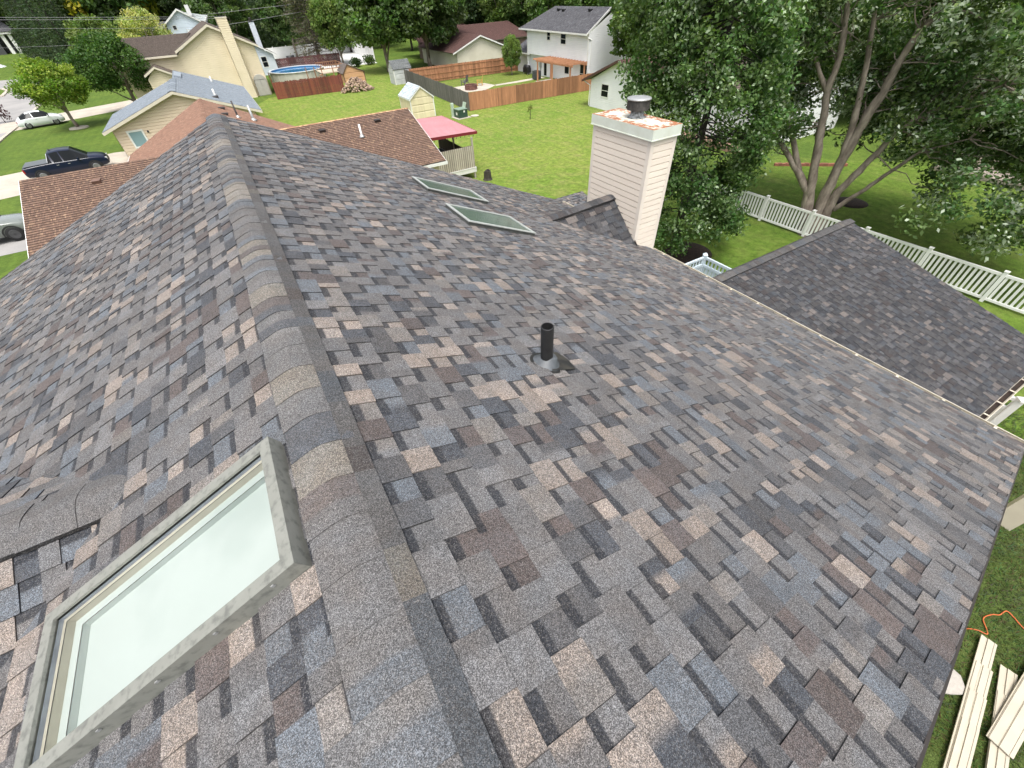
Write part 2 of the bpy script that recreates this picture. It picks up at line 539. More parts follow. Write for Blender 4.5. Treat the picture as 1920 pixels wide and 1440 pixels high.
def wall_lines(mb, x0, x1, y0, y1, h, gable=None, apex=None, rise_at=None, expo=.15, zb=0.0):
    """four lap walls; gable 'y' = gable ends face -Y/+Y, 'x' = gable ends face -X/+X"""
    ax = (x0 + x1) / 2 if rise_at is None else rise_at
    ay = (y0 + y1) / 2 if rise_at is None else rise_at
    rect = lambda a, b: (lambda z: (a, b))
    gy = gablef(x0, x1, h, ax, apex) if gable == 'y' else rect(x0, x1)
    gx = gablef(y0, y1, h, ay, apex) if gable == 'x' else rect(y0, y1)
    hy = apex if gable == 'y' else h
    hx = apex if gable == 'x' else h
    siding(mb, (0, y0, zb), (1, 0, 0), (0, -1, 0), zb, hy, gy, expo)
    siding(mb, (0, y1, zb), (1, 0, 0), (0, 1, 0), zb, hy, gy, expo)
    siding(mb, (x0, 0, zb), (0, 1, 0), (-1, 0, 0), zb, hx, gx, expo)
    siding(mb, (x1, 0, zb), (0, 1, 0), (1, 0, 0), zb, hx, gx, expo)


def slope(mb, A, B, C, D_, pal, seed, expo=.15, wide=(.25, .36), arch=False, thick=.1):
    """roof slope from ridge edge A->B down to eave D_->C (A above D_, B above C)"""
    A, B, C, D_ = map(Vector, (A, B, C, D_))
    u = (B - A); ul = u.length; u = u / ul
    dn = (D_ - A); dn = dn - u * dn.dot(u); sl = dn.length; dn = dn / sl
    n = u.cross(dn)
    if n.z < 0: n = -n
    offL = (D_ - A).dot(u); offR = (C - A).dot(u) - ul
    shingles(mb, A, u, dn, n, ul, sl, expo, pal, seed, clip=lambda s0, s1: (offL * (s0 + s1) / 2 / sl, ul + offR * (s0 + s1) / 2 / sl), arch=arch, wide=wide, lift=3.2)
    # solid slab below
    q = [A, B, C, D_]; lo = [p - n * thick for p in q]
    mb.poly(lo[::-1], (.2, .18, .15))
    for i in range(4):
        j = (i + 1) % 4
        mb.poly([q[i], q[j], lo[j], lo[i]], (.2, .18, .15))


def fascia(mb, pts, w=.03, h=.17, up=.01):
    for a, b in zip(pts[:-1], pts[1:]):
        a, b = Vector(a), Vector(b)
        d = (b - a); l = d.length; d = d / l
        s = d.cross(Vector((0, 0, 1))).normalized()
        mb.obox(a - s * w / 2 - Vector((0, 0, h - up)), d * l, s * w, Vector((0, 0, h)))


# ================================================================== WORLD, LIGHT, CAMERA
SUN_DIR = Vector((-0.16, -0.32, 0.93)).normalized()
w = bpy.data.worlds.new("World"); SC.world = w
w.use_nodes = True
nt = w.node_tree
bg = nt.nodes['Background']
sky = N(nt, 'ShaderNodeTexSky', sky_type='NISHITA')
sky.sun_disc = False
sky.sun_elevation = math.asin(SUN_DIR.z)
sky.sun_rotation = math.atan2(SUN_DIR.x, SUN_DIR.y)
sky.air_density = 1.0; sky.dust_density = 6.0; sky.ozone_density = 1.0
hs = N(nt, 'ShaderNodeHueSaturation'); hs.inputs['Saturation'].default_value = 0.35
nt.links.new(sky.outputs[0], hs.inputs['Color'])
tcw = N(nt, 'ShaderNodeTexCoord')
cl = ramp(nt, noise(nt, tcw.outputs['Generated'], 2.6, 6, .6), .32, .68, .55, 1.5)
nt.links.new(mixc(nt, 1.0, hs.outputs[0], cl, 'MULTIPLY'), bg.inputs[0])
bg.inputs[1].default_value = 0.15
ld = bpy.data.lights.new('sun', 'SUN'); ld.energy = 1.45; ld.angle = math.radians(24); ld.color = (1.0, .965, .92)
lo = bpy.data.objects.new('sun', ld); COL.objects.link(lo)
lo.rotation_euler = (-SUN_DIR).to_track_quat('-Z', 'Y').to_euler()
lo.location = (10, -10, 30)
cd = bpy.data.cameras.new('camera'); co = bpy.data.objects.new('camera', cd); COL.objects.link(co)
cd.sensor_width = 36; cd.lens = FPX / 1920 * 36; cd.clip_start = .05; cd.clip_end = 2000
M4 = Matrix((( RGT.x, -DWN.x, -FWD.x, CAM.x), (RGT.y, -DWN.y, -FWD.y, CAM.y), (RGT.z, -DWN.z, -FWD.z, CAM.z), (0, 0, 0, 1)))
co.matrix_world = M4
SC.camera = co
SC.view_settings.view_transform = 'Standard'; SC.view_settings.look = 'None'
SC.view_settings.exposure = 0.83; SC.view_settings.gamma = 1
SC.cycles.max_bounces = 8; SC.cycles.transparent_max_bounces = 8
SC.cycles.use_denoising = True

# ================================================================== MAIN HOUSE
ZR = 8.3
ct, st, tt = math.cos(TH), math.sin(TH), math.tan(TH)
YN, YF = -.623, 9.55
SL = 7.99
XE = SL * ct
house = thing('shingled_house', 'large two-storey house seen from its own ridge, roofed in mixed grey, tan and charcoal shingles', 'house', (0, 4.4, 0))
HL = Vector((0, 4.4, 0))


def hpart(mb, name, mats, parent=house, smooth=False):
    o = mb.build(name, mats, parent, smooth)
    if parent is house:
        o.location = -HL
    return o


NR, DR = Vector((st, 0, ct)), Vector((ct, 0, -st))
NL, DL = Vector((-st, 0, ct)), Vector((-ct, 0, -st))
# right slope
mb = MB()
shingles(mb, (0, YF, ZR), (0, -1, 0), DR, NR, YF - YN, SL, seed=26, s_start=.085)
mb.poly([(0, YN, ZR - .002), (XE - .02, YN, ZR - .002 - XE * tt), (XE - .02, YF, ZR - .002 - XE * tt), (0, YF, ZR - .002)], (.06, .055, .05))
roofR = hpart(mb, 'roof_slope', SH_MAIN); roofR['label'] = 'wide shingled slope right of the ridge running down to the cream gutter'
# left slope with the skylight opening
SKY_U = (.905, 1.535); SKY_S = (.205, 1.405)
h0, h1, g0, g1 = SKY_U[0] + .03, SKY_U[1] - .03, .2868, 1.434
mb = MB()
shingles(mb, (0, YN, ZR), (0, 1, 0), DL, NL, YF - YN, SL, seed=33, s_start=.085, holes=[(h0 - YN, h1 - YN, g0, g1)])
PL = lambda y, s, h=0.0: Vector((0, y, ZR)) + DL * s + NL * h
for (a, b, c, d) in ((YN, h0, 0, SL), (h1, YF, 0, SL), (h0, h1, 0, g0), (h0, h1, g1, SL)):
    mb.poly([PL(a, c, -.002), PL(b, c, -.002), PL(b, d, -.002), PL(a, d, -.002)], (.06, .055, .05))
roofL = hpart(mb, 'roof_slope', SH_MAIN); roofL['label'] = 'shingled slope left of the ridge with a skylight in it'
# ridge cap
mb = MB(); ridge_cap(mb, (-.025, YF + .01, ZR), (-.025, YN - .01, ZR), (1, 0, 0), tt, tt, seed=5)
hpart(mb, 'ridge_cap', SH_MAIN, smooth=False)
mb = MB()
rnd = random.Random(77)
for sgn in (-1, 1):
    n_ = NR if sgn > 0 else NL; d_ = DR if sgn > 0 else DL
    y = YN
    while y < YF:
        y1 = min(YF, y + rnd.uniform(.1, .3)); c = tuple(x * .62 for x in pick(CAPPAL, rnd))
        p = lambda yy, s, h: Vector((0, yy, ZR)) + d_ * s + n_ * h
        e = (.148 if sgn > 0 else .166) + rnd.uniform(-.002, .002)
        mb.poly([p(y, .06, .0215), p(y, e, .0225), p(y1, e, .0225), p(y1, .06, .0215)], c)
        mb.poly([p(y, e, .0225), p(y, e, 0), p(y1, e, 0), p(y1, e, .0225)], (.012, .012, .012))
        y = y1
hpart(mb, 'ridge_vent', SH_MAIN)
# walls under the roof
mb = MB()
wall_lines(mb, -6.75, 6.75, -.3, 9.25, 5.35, 'y', 8.1, expo=.115)
hpart(mb, 'wall', ALMOND)
mb = MB()
for yy in (YN + .012, YF - .012):
    fascia(mb, [(XE, yy, ZR - XE * tt), (0, yy, ZR), (-XE, yy, ZR - XE * tt)], .022, .16, -.005)
mb.box(-XE, -6.75, YN + .03, YF - .03, 5.0, 5.02); mb.box(6.75, XE, YN + .03, YF - .03, 5.0, 5.02)
hpart(mb, 'fascia', WHITE)
for yy, dy in ((YN, -1), (YF, 1)):
    mb = MB()
    for nn, dd in ((NR, DR), (NL, DL)):
        o = Vector((0, yy, ZR)) + nn * -.004
        mb.obox(o - Vector((0, .01 if dy > 0 else 0, 0)), dd * SL, Vector((0, dy * .012 + (.01 if dy > 0 else -.0), 0)), nn * .011)
    hpart(mb, 'drip_edge', DARKMETAL)


def gutter(A, B, outward, z, width=.115, depth=.09, name='gutter', parent=house, hang=.55, m=CREAM):
    """open K-style trough between A and B with hanger straps"""
    A, B, o = Vector((*A, z)), Vector((*B, z)), Vector(outward)
    d = (B - A); L = d.length; d /= L
    Z = Vector((0, 0, 1)); t = .006
    mb = MB()
    mb.obox(A - Z * depth, d * L, o * (width * .8), Z * t)
    mb.obox(A - Z * depth, d * L, o * t, Z * depth)
    mb.obox(A + o * (width * .8 - t) - Z * depth, d * L, o * t, Z * depth * .5)
    mb.obox(A + o * (width * .8) - Z * depth * .5, d * L, o * width * .2, Z * t)
    mb.obox(A + o * (width - t) - Z * depth * .5, d * L, o * t, Z * depth * .5)
    mb.obox(A + o * (width - .012) - Z * .003, d * L, o * .012, Z * .007)
    for e in (A, B - d * t):
        mb.obox(e - Z * depth, d * t, o * width, Z * depth * .95)
    g = hpart(mb, name, m, parent)
    if hang:
        x = .3
        while x < L:
            s = MB(); s.obox(A + d * x + o * .01 - Z * .012, d * .035, o * (width - .02), Z * .006); x += hang
            s.build('gutter_hanger', m, g)
    db = MB(); db.obox(A + o * .008 - Z * (depth - .008), d * L, o * (width * .75), Z * .02)
    db.build('trough_debris', MULCH, g)
    return g


ZE = ZR - XE * tt
gutter((XE - .015, YN), (XE - .015, 6.02), (1, 0, 0), ZE - .012, hang=.6)
gutter((XE - .015, 7.82), (XE - .015, YF), (1, 0, 0), ZE - .012, hang=.6)

# cross gable on the left slope
GX0, GY, GZ = -1.08, 2.15, 7.84
mb = MB()
nF = Vector((0, st, ct)); dF = Vector((0, ct, -st)); nK = Vector((0, -st, ct)); dK = Vector((0, -ct, -st))
gl = 5.5
clipg = lambda s0, s1: (max(-.0, (s0 + s1) / 2 * ct * .97 - .045), gl)
shingles(mb, (GX0, GY, GZ), (-1, 0, 0), dF, nF, gl, 4.2, seed=44, clip=clipg)
shingles(mb, (GX0, GY, GZ), (-1, 0, 0), dK, nK, gl, 4.2, seed=45, clip=clipg)
for dd in (dF, dK):
    o = Vector((GX0, GY, GZ - .004)); e = o + dd * 4.2
    mb.poly([o, o + Vector((-gl, 0, 0)), e + Vector((-gl, 0, 0)), e + Vector((-4.2 * ct, 0, 0))], (.06, .055, .05))
hpart(mb, 'cross_gable_roof', SH_MAIN)
mb = MB(); ridge_cap(mb, (GX0 - gl, GY, GZ + .02), (GX0 + .14, GY, GZ - .012), (0, 1, 0), tt, tt, w=.15, lift=.048, expo=.23, r=.06, seed=9)
hpart(mb, 'cross_gable_cap', SH_MAIN)
mb = MB(); wall_lines(mb, GX0 - gl + .3, -4.5, GY - 3.3, GY + 3.3, 6.3, 'x', GZ - .15, expo=.115)
hpart(mb, 'cross_gable_wall', ALMOND)

# skylights ------------------------------------------------------------
FRAME_M = mat('weathered_skylight_metal', (.235, .24, .215), (.15, .155, .14), 30, 0.55, bumps=.15, bscale=50, metal=.2, lo=.5, hi=.7, fine=.1, fscale=9)
CLEAR = glass_mat('skylight_clear_glass', (.97, 1.0, .99))
REFLGLASS = glass_mat('skylight_painted_reflection_glass', (.085, .120, .098), True, .12)  # green of the reflected trees put into the glass colour
SHAFT = mat('white_light_shaft', (.47, .505, .492), (.39, .43, .415), 1.6, 0.7, lo=.42, hi=.6)
CURB = mat('dark_flashing_metal', (.105, .11, .105), (.07, .075, .07), 12, 0.5, metal=.3)
REVEAL = mat('cream_skylight_reveal', (.50, .46, .38), (.42, .38, .31), 4, 0.5)
GASKET = mat('blue_grey_glazing_gasket', (.30, .33, .40), (.2, .22, .28), 10, 0.35)


def skylight(P, u0, u1, s0, s1, hgt, label, fw=.055, open_shaft=False, glassm=CLEAR, framem=FRAME_M, tilt=0.0):
    """P(y, s, h) maps roof coordinates to the world"""
    def bx(mb, ua, ub, sa, sb, ha, hb):
        p = [P(ua, sa, ha), P(ub, sa, ha), P(ub, sb, ha), P(ua, sb, ha), P(ua, sa, hb), P(ub, sa, hb), P(ub, sb, hb), P(ua, sb, hb)]
        for q in ((0, 3, 2, 1), (4, 5, 6, 7), (0, 1, 5, 4), (1, 2, 6, 5), (2, 3, 7, 6), (3, 0, 4, 7)):
            mb.poly([p[k] for k in q])
    mb = MB()                           # curb
    for (a, b, c, d) in ((u0, u1, s0, s0 + fw), (u0, u1, s1 - fw, s1), (u0, u0 + fw, s0 + fw, s1 - fw), (u1 - fw, u1, s0 + fw, s1 - fw)):
        bx(mb, a, b, c, d, .0, hgt * .86)
    sk = hpart(mb, 'skylight', CURB if not open_shaft else framem)
    sk['label'] = label
    mb = MB(); o_ = .012
    for (a, b, c, d) in ((u0 - o_, u1 + o_, s0 - o_, s0 + fw), (u0 - o_, u1 + o_, s1 - fw, s1 + o_), (u0 - o_, u0 + fw, s0 + fw, s1 - fw), (u1 - fw, u1 + o_, s0 + fw, s1 - fw)):
        bx(mb, a, b, c, d, hgt * .04 if open_shaft else hgt * .8, hgt)
    fr = mb.build('frame', framem, sk)
    md = fr.modifiers.new('soft', 'BEVEL'); md.width = .006; md.segments = 2
    mb = MB(); i = fw
    p = [P(u0 + i, s0 + i, hgt * .82), P(u1 - i, s0 + i, hgt * .82), P(u1 - i, s1 - i, hgt * .82), P(u0 + i, s1 - i, hgt * .82)]
    mb.poly(p)
    mb.build('glass', glassm, sk)
    if open_shaft:
        mb = MB()
        e = i + .004
        for t0, t1, m_ in ((.82, .60, 0), (.60, .22, 1), (.22, -.12, 2)):
            st_ = .016 if t0 > .3 else .040
            if t0 < .7: e += st_
            for (a, b, c, d) in ((u0 + e, s0 + e, u1 - e, s0 + e), (u1 - e, s0 + e, u1 - e, s1 - e), (u1 - e, s1 - e, u0 + e, s1 - e), (u0 + e, s1 - e, u0 + e, s0 + e)):
                mb.poly([P(a, b, hgt * t0 - .003), P(c, d, hgt * t0 - .003), P(c, d, hgt * t1), P(a, b, hgt * t1)], None, m_)
            if t0 < .7:
                q = e - st_ - .002
                for (a, b, c, d) in ((u0 + q, u1 - q, s0 + q, s0 + e), (u0 + q, u1 - q, s1 - e, s1 - q), (u0 + q, u0 + e, s0 + e, s1 - e), (u1 - e, u1 - q, s0 + e, s1 - e)):
                    mb.poly([P(a, c, hgt * t0), P(b, c, hgt * t0), P(b, d, hgt * t0), P(a, d, hgt * t0)], None, m_)
        mb.poly([P(u0 + e, s0 + e, hgt * -.12), P(u1 - e, s0 + e, hgt * -.12), P(u1 - e, s1 - e, hgt * -.12), P(u0 + e, s1 - e, hgt * -.12)], None, 2)
        mb.build('light_shaft', [GASKET, REVEAL, SHAFT], sk)
        for q in range(5):   # screws on the lower side
            mb = MB()
            s = s0 + (s1 - s0) * (.08 + .21 * q)
            mb.obox(P(u0 - .017, s, hgt * .7), P(u0, 0, 0) - P(u0, -.012, 0), P(u0 + .004, 0, 0) - P(u0, 0, 0), P(u0, 0, .012) - P(u0, 0, 0))
            mb.build('screw', GALV, sk)
    return sk


PR = lambda y, s, h=0.0: Vector((0, y, ZR)) + DR * s + NR * h
skylight(PL, SKY_U[0], SKY_U[1], SKY_S[0], SKY_S[1], .092, 'near skylight with bright white glass in a weathered grey frame', .040, True)
PALEMETAL = mat('pale_skylight_metal', (.50, .52, .50), (.40, .42, .40), 14, 0.4, metal=.3)
skylight(PR, 6.98, 7.70, 2.80, 4.02, .07, 'farther low skylight whose green tree reflections are painted in', .04, False, REFLGLASS, PALEMETAL)
skylight(PR, 5.30, 6.10, 2.74, 3.97, .07, 'nearer skylight with painted green reflections between the far skylight and the vent pipe', .04, False, REFLGLASS, PALEMETAL)

# vent pipe --------------------------------------------------------------
pb = PR(1.835, 1.632, 0)
mb = MB(); ro, ri, top = .046, .039, 8.01
mb.lathe((pb.x, pb.y, 0), [(ro, pb.z - .06), (ro, top - .004), (ro - .003, top), (ri, top), (ri, top - .22), (.001, top - .22)], 28, cap=False)
vp = hpart(mb, 'vent_pipe', BLACKPVC)
mb = MB(); mb.lathe(pb, [(.118, .004), (.116, .014), (.094, .022), (.088, .036), (.066, .055), (.058, .075), (.050, .082)], 32, axis=NR)
mb.build('boot_collar', mat('grey_rubber_boot', (.095, .105, .115), (.06, .068, .075), 12, .5), vp, True)
mb = MB(); mb.lathe(pb, [(.135, .011), (.134, .015), (.05, .017)], 32, axis=NR)
q = [PR(1.725, 1.60, .022), PR(1.72, 1.83, .024), PR(1.85, 1.85, .026), PR(1.955, 1.82, .024), PR(1.955, 1.66, .022)]
mb.poly(q)
mb.build('flashing_sheet', mat('black_flashing', (.012, .012, .012), (.035, .032, .026), 9, .45, lo=.45, hi=.6), vp)

# chimney ------------------------------------------------------------------
CX0, CX1, CY0, CY1, CZ = 6.82, 7.455, 6.09, 7.76, 7.47
mb = MB()
wall_lines(mb, CX0, CX1, CY0, CY1, CZ, expo=.1165)
ch = hpart(mb, 'chimney', ALMOND); ch['label'] = 'almond vinyl-sided chimney with a rusty metal top'
mb = MB()
cw = .07
for (x, sx) in ((CX0, 1), (CX1, -1)):
    for (y, sy) in ((CY0, 1), (CY1, -1)):
        mb.box(*sorted((x - sx * .02, x + sx * cw)), *sorted((y - sy * .02, y - sy * .0)), 0, CZ)
        mb.box(*sorted((x - sx * .0202, x - sx * .0)), *sorted((y - sy * .0, y + sy * cw)), 0, CZ)
cp = mb.build('corner_trim', ALMOND_TRIM, ch)
RUST, nt, bs = new_mat('rusty_painted_metal')
v = objvec(nt)
r1 = ramp(nt, noise(nt, objvec(nt, (1.5, .8, 1)), 7.0, 9, .74), .455, .53)
r2 = ramp(nt, noise(nt, v, 1.7, 3, .5), .30, .46)
sp = N(nt, 'ShaderNodeSeparateXYZ'); nt.links.new(v, sp.inputs[0])
col = mixc(nt, ramp(nt, noise(nt, v, 8, 4), .35, .65), (.66, .66, .58), (.58, .56, .46))
rc = mixc(nt, ramp(nt, noise(nt, v, 24, 3), .4, .6), (.36, .14, .055), (.22, .085, .04))
ex = mathn(nt, 'MINIMUM', mathn(nt, 'SUBTRACT', sp.outputs[0], 6.765), mathn(nt, 'SUBTRACT', 7.51, sp.outputs[0]))
ey = mathn(nt, 'MINIMUM', mathn(nt, 'SUBTRACT', sp.outputs[1], 6.035), mathn(nt, 'SUBTRACT', 7.815, sp.outputs[1]))
ed = ramp(nt, mathn(nt, 'MINIMUM', ex, ey), 0.0, .30, .13, -.035)
rv = mathn(nt, 'ADD', noise(nt, objvec(nt, (2.4, 1.0, 1)), 5.5, 9, .72), ed)
rm1 = ramp(nt, rv, .515, .575)
col = mixc(nt, rm1, col, rc)
nt.links.new(col, bs.inputs['Base Color']); bs.inputs['Roughness'].default_value = .6
mb = MB(); o_ = .055
CT = 7.625
mb.poly([(CX0 - o_, CY0 - o_, CT), (CX1 + o_, CY0 - o_, CT), (CX1 + o_, CY1 + o_, CT), (CX0 - o_, CY1 + o_, CT)], None, 1)
for a, b in (((CX0 - o_, CY0 - o_), (CX1 + o_, CY0 - o_)), ((CX1 + o_, CY0 - o_), (CX1 + o_, CY1 + o_)), ((CX1 + o_, CY1 + o_), (CX0 - o_, CY1 + o_)), ((CX0 - o_, CY1 + o_), (CX0 - o_, CY0 - o_))):
    mb.poly([(*a, CZ - .03), (*b, CZ - .03), (*b, CT), (*a, CT)], None, 0)
mb.box(CX0 - o_ - .008, CX1 + o_ + .008, CY0 - o_ - .008, CY1 + o_ + .008, CZ - .035, CZ - .02)
capm = mat('chase_cover_face', (.66, .70, .62), (.60, .63, .54), 4, .5)
mb.build('chase_cover', [capm, RUST], ch)
fc = Vector((7.22, 6.97, CT))
mb = MB(); mb.lathe(fc, [(.19, .001), (.15, .02), (.13, .05), (.13, .15)], 28)
mb.build('flue_pipe', mat('lichen_metal', (.40, .42, .43), (.12, .13, .12), 22, .55, metal=.3, lo=.4, hi=.6), ch, True)
mb = MB(); mb.lathe(fc, [(.19, .13), (.215, .14), (.215, .30), (.20, .305)], 32)
for k in range(40):
    a = 2 * PI * k / 40
    mb.obox(fc + Vector((math.cos(a) * .214, math.sin(a) * .214, .15)), Vector((math.cos(a), math.sin(a), 0)) * .008, Vector((-math.sin(a), math.cos(a), 0)) * .012, (0, 0, .14))
mb.build('flue_cage', mat('sooty_metal', (.075, .07, .065), (.03, .03, .028), 14, .7), ch)
mb = MB(); mb.lathe(fc, [(.235, .305), (.24, .315), (.23, .33), (.12, .345), (.001, .35)], 32)
mb.build('flue_cap', GALV, ch, True)
# cricket behind the chimney
mb = MB()
A = Vector((4.95, 6.85, ZR - 4.95 * tt)); B = Vector((CX0 - .002, 6.95, ZR - 4.95 * tt + .02))
for sgn, yb, sd in ((-1, 5.98, 51), (1, 7.95, 52)):
    e = Vector((CX0 - .002, yb, ZR - CX0 * tt - .01))
    u = (B - A).normalized(); dn = (e - B); dn -= u * dn.dot(u); sl = dn.length; dn /= sl
    n = u.cross(dn); n = n if n.z > 0 else -n
    L = (B - A).length; off = (e - B).dot(u)
    shingles(mb, A, u, dn, n, L, sl, seed=sd, pal=SHADEPAL, wide=(.16, .30), clip=lambda s0, s1, L=L, sl=sl, off=off: (L * (s0 + s1) / 2 / sl * .98, L + off * (s0 + s1) / 2 / sl))
    mb.poly([A, B, e] if sgn < 0 else [A, e, B], (.05, .05, .05))
hpart(mb, 'cricket', SH_MAIN)
mb = MB(); ridge_cap(mb, A + Vector((-.15, 0, .0)), B + Vector((-.01, 0, .0)), (0, 1, 0), .42, .42, w=.13, lift=.03, expo=.145, seed=15, pal=SHADEPAL)
hpart(mb, 'cricket_cap', SH_MAIN)
mb = MB()
e = Vector((CX0 - .012, 5.99, ZR - CX0 * tt)); B2 = B + Vector((-.012, 0, .0))
mb.obox(e + Vector((0, 0, .0)), B2 - e, (.01, 0, 0), Vector((0, -.3, .8)).normalized() * .045)
hpart(mb, 'step_flashing', DARKMETAL)

# low wing with a single shingled slope ------------------------------------
WZ, WY, WX0, WX1, WE = 4.2, 5.25, 6.95, 14.78, -.155
wt = .25
dW = Vector((0, -1, -wt)).normalized(); nW = Vector((0, -wt, 1)).normalized()
wl = math.hypot(WY - WE, (WY - WE) * wt)
mb = MB()
shingles(mb, (WX1, WY, WZ), (-1, 0, 0), dW, nW, WX1 - WX0, wl, seed=61, pal=SHADEPAL)
ze = WZ - (WY - WE) * wt
mb.poly([(WX0, WY, WZ - .003), (WX0, WE + .02, ze - .003), (WX1, WE + .02, ze - .003), (WX1, WY, WZ - .003)], (.05, .05, .05))
# short steep back side of the wing
nB = Vector((0, 1.2, 1)).normalized(); dB = Vector((0, 1, -1.2)).normalized()
shingles(mb, (WX0, WY, WZ), (1, 0, 0), dB, nB, WX1 - WX0, .72, seed=62, pal=SHADEPAL)
o = hpart(mb, 'wing_roof', SH_MAIN); o['label'] = 'lower roof of shingles darkened to look shaded, sloping towards the viewer beyond the cream gutter'
mb = MB(); ridge_cap(mb, (WX1 + .01, WY, WZ), (WX0, WY, WZ), (0, 1, 0), .25, 1.0, w=.20, lift=.05, expo=.2, seed=18, pal=[(tuple(x * .62 for x in c), w) for c, w in CAPPAL])  # cap colours darkened to go with the wing's painted shade
hpart(mb, 'wing_ridge_cap', SH_MAIN)
mb = MB()
siding(mb, (0, .25, 0), (1, 0, 0), (0, -1, 0), 0, ze + .05, lambda z: (7, 14.4), .115)
siding(mb, (14.4, 0, 0), (0, 1, 0), (1, 0, 0), 0, WZ - .2, lambda z: (.25 if z < ze else .25 + (z - ze) / wt, 5.5), .115)
siding(mb, (0, 5.62, 0), (1, 0, 0), (0, 1, 0), 0, WZ - .5, lambda z: (7, 14.4), .115)
hpart(mb, 'wing_wall', ALMOND)
mb = MB(); fascia(mb, [(WX1 - .015, WY, WZ - .005), (WX1 - .015, WE, ze - .005)], .025, .15, -.004)
mb.box(WX0, WX1, WE - .0, WE + .02, ze - .16, ze - .01)
hpart(mb, 'wing_fascia', WHITE)
gutter((WX1 - .02, WE - .004), (8.2, WE - .004), (0, -1, 0), ze - .02, .125, .10, 'wing_gutter', house, .62)
# small porch roof beyond the eave, behind the chimney
mb = MB()
pz, py0 = 4.0, 12.3
dP = Vector((0, -1, -.22)).normalized(); nP = Vector((0, -.22, 1)).normalized()
shingles(mb, (10.35, py0, pz), (-1, 0, 0), dP, nP, 2.95, 3.1, seed=66)
mb.poly([(7.4, py0, pz - .003), (7.4, py0 - 3, pz - .003 - .66), (10.35, py0 - 3, pz - .003 - .66), (10.35, py0, pz - .003)], (.05, .05, .05))
hpart(mb, 'porch_roof', SH_MAIN)
mb = MB(); wall_lines(mb, 7.0, 10.1, 9.6, 12.2, 3.2, expo=.115); hpart(mb, 'porch_wall', ALMOND)


def onplane(px, py, P0, nn):
    v = ray(px, py); P0 = Vector(P0); nn = Vector(nn)
    return CAM + v * ((P0 - CAM).dot(nn) / v.dot(nn))


def part(mb, name, mats, parent, smooth=False):
    """link a part in world coordinates under a thing that stands at an offset"""
    o = mb.build(name, mats, parent, smooth)
    o.matrix_parent_inverse = Matrix.Identity(4)
    p = parent
    while p.parent: p = p.parent
    o.location = -p.location if parent is p else (0, 0, 0)
    if parent is p and p.rotation_euler.z:
        R = Matrix.Rotation(-p.rotation_euler.z, 4, 'Z')
        o.matrix_local = R @ Matrix.Translation(-p.location)
    return o


# ================================================================== GROUND
G_MID = grass_mat('mid_green_grass', (.075, .125, .020), (.105, .155, .026), (.060, .105, .018))
G_BRIGHT = grass_mat('bright_green_grass', (.120, .190, .028), (.160, .215, .038), (.215, .225, .070), fine=.62)
G_SIDE = grass_mat('side_green_grass', (.075, .132, .018), (.105, .165, .024), (.135, .17, .04), fine=.55)
G_SHADE = grass_mat('painted_shade_grass', (.040, .064, .015), (.054, .080, .018), (.072, .092, .028), fine=.65)  # grass darkened to stand in for the shade between the houses
mb = MB()
xs = list(range(-260, 381, 20)); ys = list(range(-160, 140, 20)) + list(range(140, 421, 10))
for i in range(len(xs) - 1):
    for j in range(len(ys) - 1):
        mb.poly([(xs[i], ys[j], terrain(0, ys[j])), (xs[i + 1], ys[j], terrain(0, ys[j])), (xs[i + 1], ys[j + 1], terrain(0, ys[j + 1])), (xs[i], ys[j + 1], terrain(0, ys[j + 1]))])
tag(mb.build('ground', G_MID), kind='structure')


def sheet(name, pts, m, z=.004):
    mb = MB()
    p = [(q[0], q[1], z) for q in pts]
    ar = sum(p[i][0] * p[(i + 1) % len(p)][1] - p[(i + 1) % len(p)][0] * p[i][1] for i in range(len(p)))
    if ar < 0: p = p[::-1]
    mb.poly(p)
    return tag(mb.build(name, m), kind='structure')


def px(*pts):
    return [gp(*p)[:2] for p in pts]


sheet('back_lawn', [(-.5, 33.5), (9.9, 20), (9.9, 12), (14, 11), (22.6, 20), (33, 30), (40, 44), (24, 66), (27, 100), (13, 74), (5.5, 72), (2.5, 66), (2.2, 47)], G_BRIGHT, .004)
sheet('near_lawn', [(-2, -16), (18.5, -16), (17.2, -9), (16.4, -4), (15.6, -1), (15.2, 3), (15, 11.5), (9.9, 12), (6.5, 12), (6.5, -.2), (-2, -.2)], G_SHADE, .004)
sheet('side_lawn', [(17.2, -9), (40, -9), (40, 8), (33, 17), (22.6, 20), (14, 11), (15, 11.5), (15.2, 3), (15.6, -1), (16.4, -4)], G_SIDE, .005)
sheet('fenced_yard_lawn', [(22.5, 46.3), (39, 46.2), (39.2, 65), (23.3, 65)], grass_mat('yard_grass', (.105, .155, .025), (.135, .175, .035), (.16, .17, .05)), .008)
s_ = px((0, 262), (30, 238), (75, 195), (100, 160), (48, 147), (0, 157))
sheet('road', [(-60, s_[0][1] - 30), (-20.5, 40), *s_[:5], (-60, 142), (-60, 60)], ASPH, .006)
sheet('grass_island', [*px((0, 168), (12, 171), (0, 182)), (-50, 92), (-50, 121)], G_MID, .012)
mb = MB()
isl = px((0, 168), (12, 171), (0, 182))
for a, b in ((isl[0], isl[1]), (isl[1], isl[2])):
    d = (Vector((*b, 0)) - Vector((*a, 0))); n_ = Vector((-d.y, d.x, 0)).normalized()
    mb.obox((*a, 0), d, n_ * .5, (0, 0, .12))
tag(mb.build('kerb', CONC), kind='structure')
mb = MB()
rd = [Vector((*q, 0)) for q in s_[:4]]
rd.insert(0, Vector((-20.5, 40, 0)))
for a, b in zip(rd[:-1], rd[1:]):
    d = b - a; n_ = Vector((d.y, -d.x, 0)).normalized()
    mb.obox(a + n_ * .02, d, n_ * .35, (0, 0, .11))
tag(mb.build('street_kerb', CONC), kind='structure')
